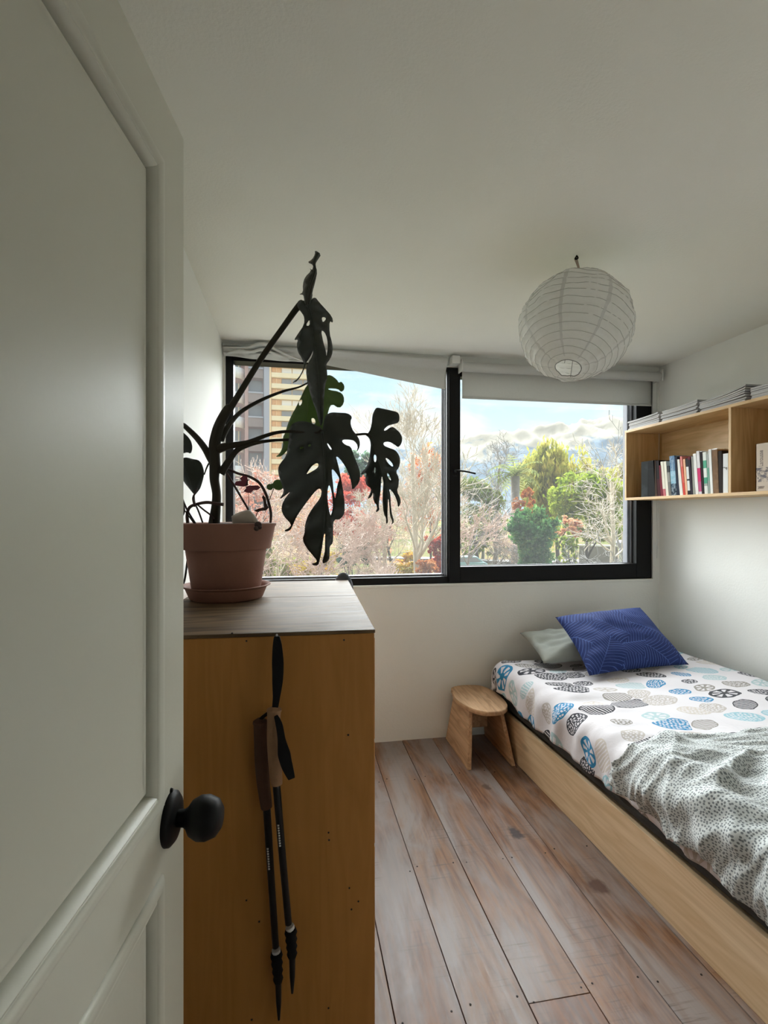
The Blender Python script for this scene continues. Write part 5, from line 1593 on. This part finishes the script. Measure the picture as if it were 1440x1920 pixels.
tree_bare('bare tree rising beside the yellow willow', 1112, 60, 828, 26, M_bark_grey, .6, 5, .14, .3, (2, 3), .5)
tree_bare('low tangle of grey twigs under the lime tree', 1120, 24, 985, 27, M_bark_grey, .9, 5, .07, .0, (3, 4), .35, name='twig_shrub', group='twiggy shrubs outside')
tree_bare('mauve twiggy shrub at the bottom of the fixed pane', 702, 17, 1035, 28, M_bark_pink, .42, 5, .05, .6, (3, 5), .35, name='twig_shrub', minr=.007, group='twiggy shrubs outside')
tree_bare('grey twiggy shrub left of the ivy bush', 948, 30, 1000, 29, M_bark_grey, .8, 5, .07, .1, (3, 4), .35, name='twig_shrub', group='twiggy shrubs outside')

tree_leafy('red maple in the middle of the fixed pane', 657, 33, 893, 1012, 52, 31, F_red, 6000, .10, nb=12)
tree_leafy('scarlet shrub in the corner beside the mullion', 822, 30, 1005, 1072, 26, 32, F_scar, 2600, .10, name='leafy_shrub', cat='shrub', group='leafy shrubs outside')
tree_leafy('dark conifer behind the hanging leaves', 686, 66, 848, 960, 44, 33, F_conif, 3800, .22)
tree_leafy('orange brown tree behind the tall pale trunk', 806, 45, 832, 1015, 42, 34, F_oran, 3600, .12)
tree_leafy('pinkish dry tree at the foot of the mauve tower', 470, 46, 880, 1040, 52, 35, F_pinkt, 2200, .14)
tree_leafy('pinkish dry tree between tower and maple', 575, 52, 900, 1040, 55, 36, F_peach, 2400, .14)
tree_leafy('dry peach coloured tree between maple and pale trunk', 735, 50, 915, 1040, 50, 37, F_pinkt, 2200, .14)
tree_leafy('tall yellow green willow beside the palm', 1046, 52, 826, 1015, 72, 38, F_yel, 11000, .16, nb=16, droop=2.2)
tree_leafy('lime green tree in front of the willow', 1104, 38, 885, 1020, 76, 39, F_lime, 11000, .13, nb=18)
tree_leafy('yellow tree at the right behind the bare trees', 1165, 55, 872, 1030, 52, 40, F_yel, 4500, .17, nb=10)
tree_leafy('dense dark ivy bush below the palm', 1000, 25, 946, 1095, 52, 41, F_dark, 10000, .085, nb=18, name='leafy_shrub', cat='shrub', group='leafy shrubs outside')
tree_leafy('olive tree left of the palm', 896, 57, 893, 990, 50, 42, F_olive, 5500, .14, nb=11)
tree_leafy('dusky olive thicket behind the parked car', 905, 62, 950, 1050, 60, 43, F_olive, 3600, .17, bark=M_bark_grey)
tree_leafy('orange dry tree below the palm crown', 985, 44, 905, 970, 24, 44, F_oran, 1500, .12)
tree_leafy('peach coloured dry shrub under the lime tree', 1066, 34, 968, 1010, 28, 45, F_peach, 1400, .09, name='leafy_shrub', cat='shrub', group='leafy shrubs outside')
tree_leafy('small yellow green bush right of the ivy bush', 1066, 28, 1000, 1070, 22, 46, F_lime, 1400, .08, name='leafy_shrub', cat='shrub', group='leafy shrubs outside')
tree_leafy('golden green hedge bush behind the chest top', 600, 38, 1036, 1095, 50, 47, F_gold, 3400, .10, name='leafy_shrub', cat='shrub', group='leafy shrubs outside')
tree_leafy('yellow green hedge bush by the picket fence', 540, 41, 1046, 1095, 46, 48, F_lime, 2600, .10, name='leafy_shrub', cat='shrub', group='leafy shrubs outside')
tree_leafy('green shrub beside the terracotta pot', 500, 34, 1024, 1085, 26, 49, F_olive, 2000, .09, name='leafy_shrub', cat='shrub', group='leafy shrubs outside')
tree_leafy('blue green juniper behind the mauve twigs', 664, 30, 1016, 1075, 34, 50, F_conif, 2600, .09, name='leafy_shrub', cat='shrub', group='leafy shrubs outside')
tree_leafy('golden shrub under the tall pale trunk', 768, 33, 1034, 1090, 34, 51, F_gold, 2000, .09, name='leafy_shrub', cat='shrub', group='leafy shrubs outside')
tree_leafy('orange low shrub right of the pale trunk', 800, 26, 1050, 1100, 22, 52, F_oran, 1400, .08, name='leafy_shrub', cat='shrub', group='leafy shrubs outside')

# palm
pt = 46; pbz = gp(966, pt); pcz = zrow(893, pt)
pm = thing('palm_tree', pbz, 'feathery palm standing left of the yellow willow', 'tree')
MB().tube([pbz - Vector((0, 0, .1)), Vector((pbz.x, pbz.y, (GZ + pcz) / 2)), Vector((pbz.x, pbz.y, pcz))], [.42, .34, .40], 10).build('trunk', M_bark_grey, pm, smooth=True)
F_palm = foliage_mat('palm frond', '#55653a', '#7d8850', '#a3a06a')
rg = random.Random(3)
for k in range(26):
    az = k * 2.4; el = rg.uniform(-.15, 1.25); ln = rg.uniform(2.3, 3.2); V = []; F = []
    d = Vector((math.cos(az) * math.cos(el), math.sin(az) * math.cos(el), math.sin(el)))
    p = Vector((pbz.x, pbz.y, pcz)); sd = Vector((-math.sin(az), math.cos(az), 0))
    n = 9; pts = []
    for i in range(n + 1):
        pts.append(p.copy()); p = p + d * (ln / n); d = (d + Vector((0, 0, -.17))).normalized()
    for i in range(1, n + 1):
        w = .65 * math.sin(math.pi * (.15 + .8 * i / n)) + .05
        for s in (-1, 1):
            b = len(V); q = pts[i]; fw = (pts[i] - pts[i - 1]).normalized()
            V += [tuple(q - fw * .06), tuple(q + fw * .07), tuple(q + sd * s * w + fw * .30 - Vector((0, 0, .16))), tuple(q + sd * s * w * .6 + fw * .10 - Vector((0, 0, .06)))]
            F.append((b, b + 1, b + 2, b + 3))
    fr_ = quick_mesh('frond', V, F, F_palm, pm)
    MB().tube(pts, [.03 - .022 * i / n for i in range(n + 1)], 5).build('rib', F_palm, fr_)

# ------------------------------------------------------------------ fence, car, low walls
M_fence = plain('weathered fence wood', (.16, .13, .10, 1), .9, .2, 3)
fe = thing('picket_fence', gp(526, 43), 'dark picket fence at the foot of the small forked tree', 'fence')
a0, a1 = gp(496, 43), gp(560, 43)
NPK = 24
for k in range(NPK):
    p = a0.lerp(a1, k / (NPK - 1))
    box('picket', (p.x - .035, p.y - .02, GZ), (p.x + .035, p.y + .02, zrow(1057, 43)), M_fence, fe)
for z in (GZ + .25, zrow(1057, 43) - .15):
    MB().tube([Vector((a0.x, a0.y + .03, z)), Vector((a1.x, a1.y + .03, z))], .035, 4).build('rail', M_fence, fe)
fe2 = thing('picket_fence', gp(772, 36), 'short picket fence between the two pale trunks', 'fence')
a0, a1 = gp(740, 36), gp(796, 36)
for k in range(18):
    p = a0.lerp(a1, k / 17)
    box('picket', (p.x - .03, p.y - .02, GZ), (p.x + .03, p.y + .02, zrow(1066, 36)), M_fence, fe2)
MB().tube([Vector((a0.x, a0.y + .03, GZ + .9)), Vector((a1.x, a1.y + .03, GZ + .9))], .035, 4).build('rail', M_fence, fe2)
# marquee-like white awning behind the maple
aw = thing('white_awning', gp(665, 58), 'white scalloped awning below the red maple', 'awning')
wa, wb_ = gp(636, 58), gp(706, 58); zt = zrow(1004, 58)
m = MB(); vs = [(wa.x, wa.y, zt), (wb_.x, wb_.y, zt), (wb_.x, wb_.y + 2, zt + .5), (wa.x, wa.y + 2, zt + .5)]
m.add(vs, [(0, 1, 2, 3)]); o = m.build('roof', M_whitew, aw); o.modifiers.new('t', 'SOLIDIFY').thickness = .06
for k in range(14):
    p = wa.lerp(wb_, k / 13)
    MB().lathe([(0, -.02), (.14, 0), (.15, .04), (0, .05)], (p.x, p.y - .04, zt - .1), (0, -1, 0), 8).build('scallop', M_whitew, aw)
for f in (.02, .5, .98):
    p = wa.lerp(wb_, f); MB().tube([(p.x, p.y + .05, GZ), (p.x, p.y + .05, zt - .02)], .05, 6).build('post', M_dkpanel, aw)
# parked car
M_car = plain('pale turquoise car paint', (.30, .50, .52, 1), .25, .03, 2)
M_tyre = plain('tyre rubber', (.02, .02, .02, 1), .8)
cp = gp(872, 49); car = thing('parked_car', cp, 'pale turquoise car parked at the bottom left of the sash', 'car')
r = Vector((CY, -SY, 0)); f = Vector((SY, CY, 0))
KM = Matrix(((r.x, f.x, 0, cp.x), (r.y, f.y, 0, cp.y), (0, 0, 1, GZ + .02), (0, 0, 0, 1)))
def prof_car(pts, w0, w1, name, mat):
    n = len(pts); vs = [KM @ Vector((x, w0, z)) for x, z in pts] + [KM @ Vector((x, w1, z)) for x, z in pts]
    return MB().add(vs, [tuple(range(n)), tuple(range(2 * n - 1, n - 1, -1))] + [(k, n + k, n + (k + 1) % n, (k + 1) % n) for k in range(n)]).build(name, mat, car, bevel=.05)
prof_car([(-2.0, .3), (-2.05, .75), (-1.2, .92), (1.75, .95), (2.0, .8), (2.0, .3)], -.85, .85, 'body', M_car)
prof_car([(-1.15, .9), (-.45, 1.46), (1.0, 1.48), (1.7, .93)], -.74, .74, 'cabin', M_car)
for (xa, xb_, xc, xd) in ((-.92, .1, .1, -.38), (.2, 1.42, .92, .2)):
    vs = [KM @ Vector(p) for p in ((xa, -.76, .96), (xb_, -.76, .96), (xc, -.76, 1.38), (xd, -.76, 1.38), (xa, -.745, .96), (xb_, -.745, .96), (xc, -.745, 1.38), (xd, -.745, 1.38))]
    MB().add(vs, [(0, 1, 2, 3), (7, 6, 5, 4), (0, 4, 5, 1), (1, 5, 6, 2), (2, 6, 7, 3), (3, 7, 4, 0)]).build('window', M_winpane, car)
for x in (-1.3, 1.3):
    for y in (-.82, .82):
        MB().lathe([(0, -.1), (.28, -.1), (.32, -.05), (.32, .05), (.28, .1), (0, .1)], KM @ Vector((x, y, .31)), f, 16).build('wheel', M_tyre, car)
# garden wall and white garden house at the right
M_gwall = plain('grey garden wall plaster', (.30, .27, .26, 1), .9, .12, 1.2)
MW = tower_frame(1086, 42); sW = 42 / FPX
gw = thing('garden_wall', MW @ Vector((2, 0, 0)), 'grey plaster garden wall at the bottom right of the window', 'wall')
box('panel', (0, 0, 0), (px(1152, 1086, sW), .2, zrow(1024, 42) - GZ), M_gwall, gw, M=MW)
box('coping', (-.1, -.06, zrow(1024, 42) - GZ), (px(1153, 1086, sW), .26, zrow(1021, 42) - GZ), M_whitew, gw, M=MW)
MH = tower_frame(1160, 40); sH = 40 / FPX
gh = thing('garden_house', MH @ Vector((2, 2, 0)), 'small white garden house at the right edge of the window', 'building')
box('wall', (0, 0, 0), (3.2, 4, zrow(1022, 40) - GZ), M_whitew, gh, M=MH)
box('roof', (-.2, -.25, zrow(1022, 40) - GZ), (3.4, 4.2, zrow(1017, 40) - GZ), M_bluegrey, gh, M=MH)
box('window', (.35, -.05, 1.2), (1.1, -.005, 2.2), M_winpane, gh, M=MH)
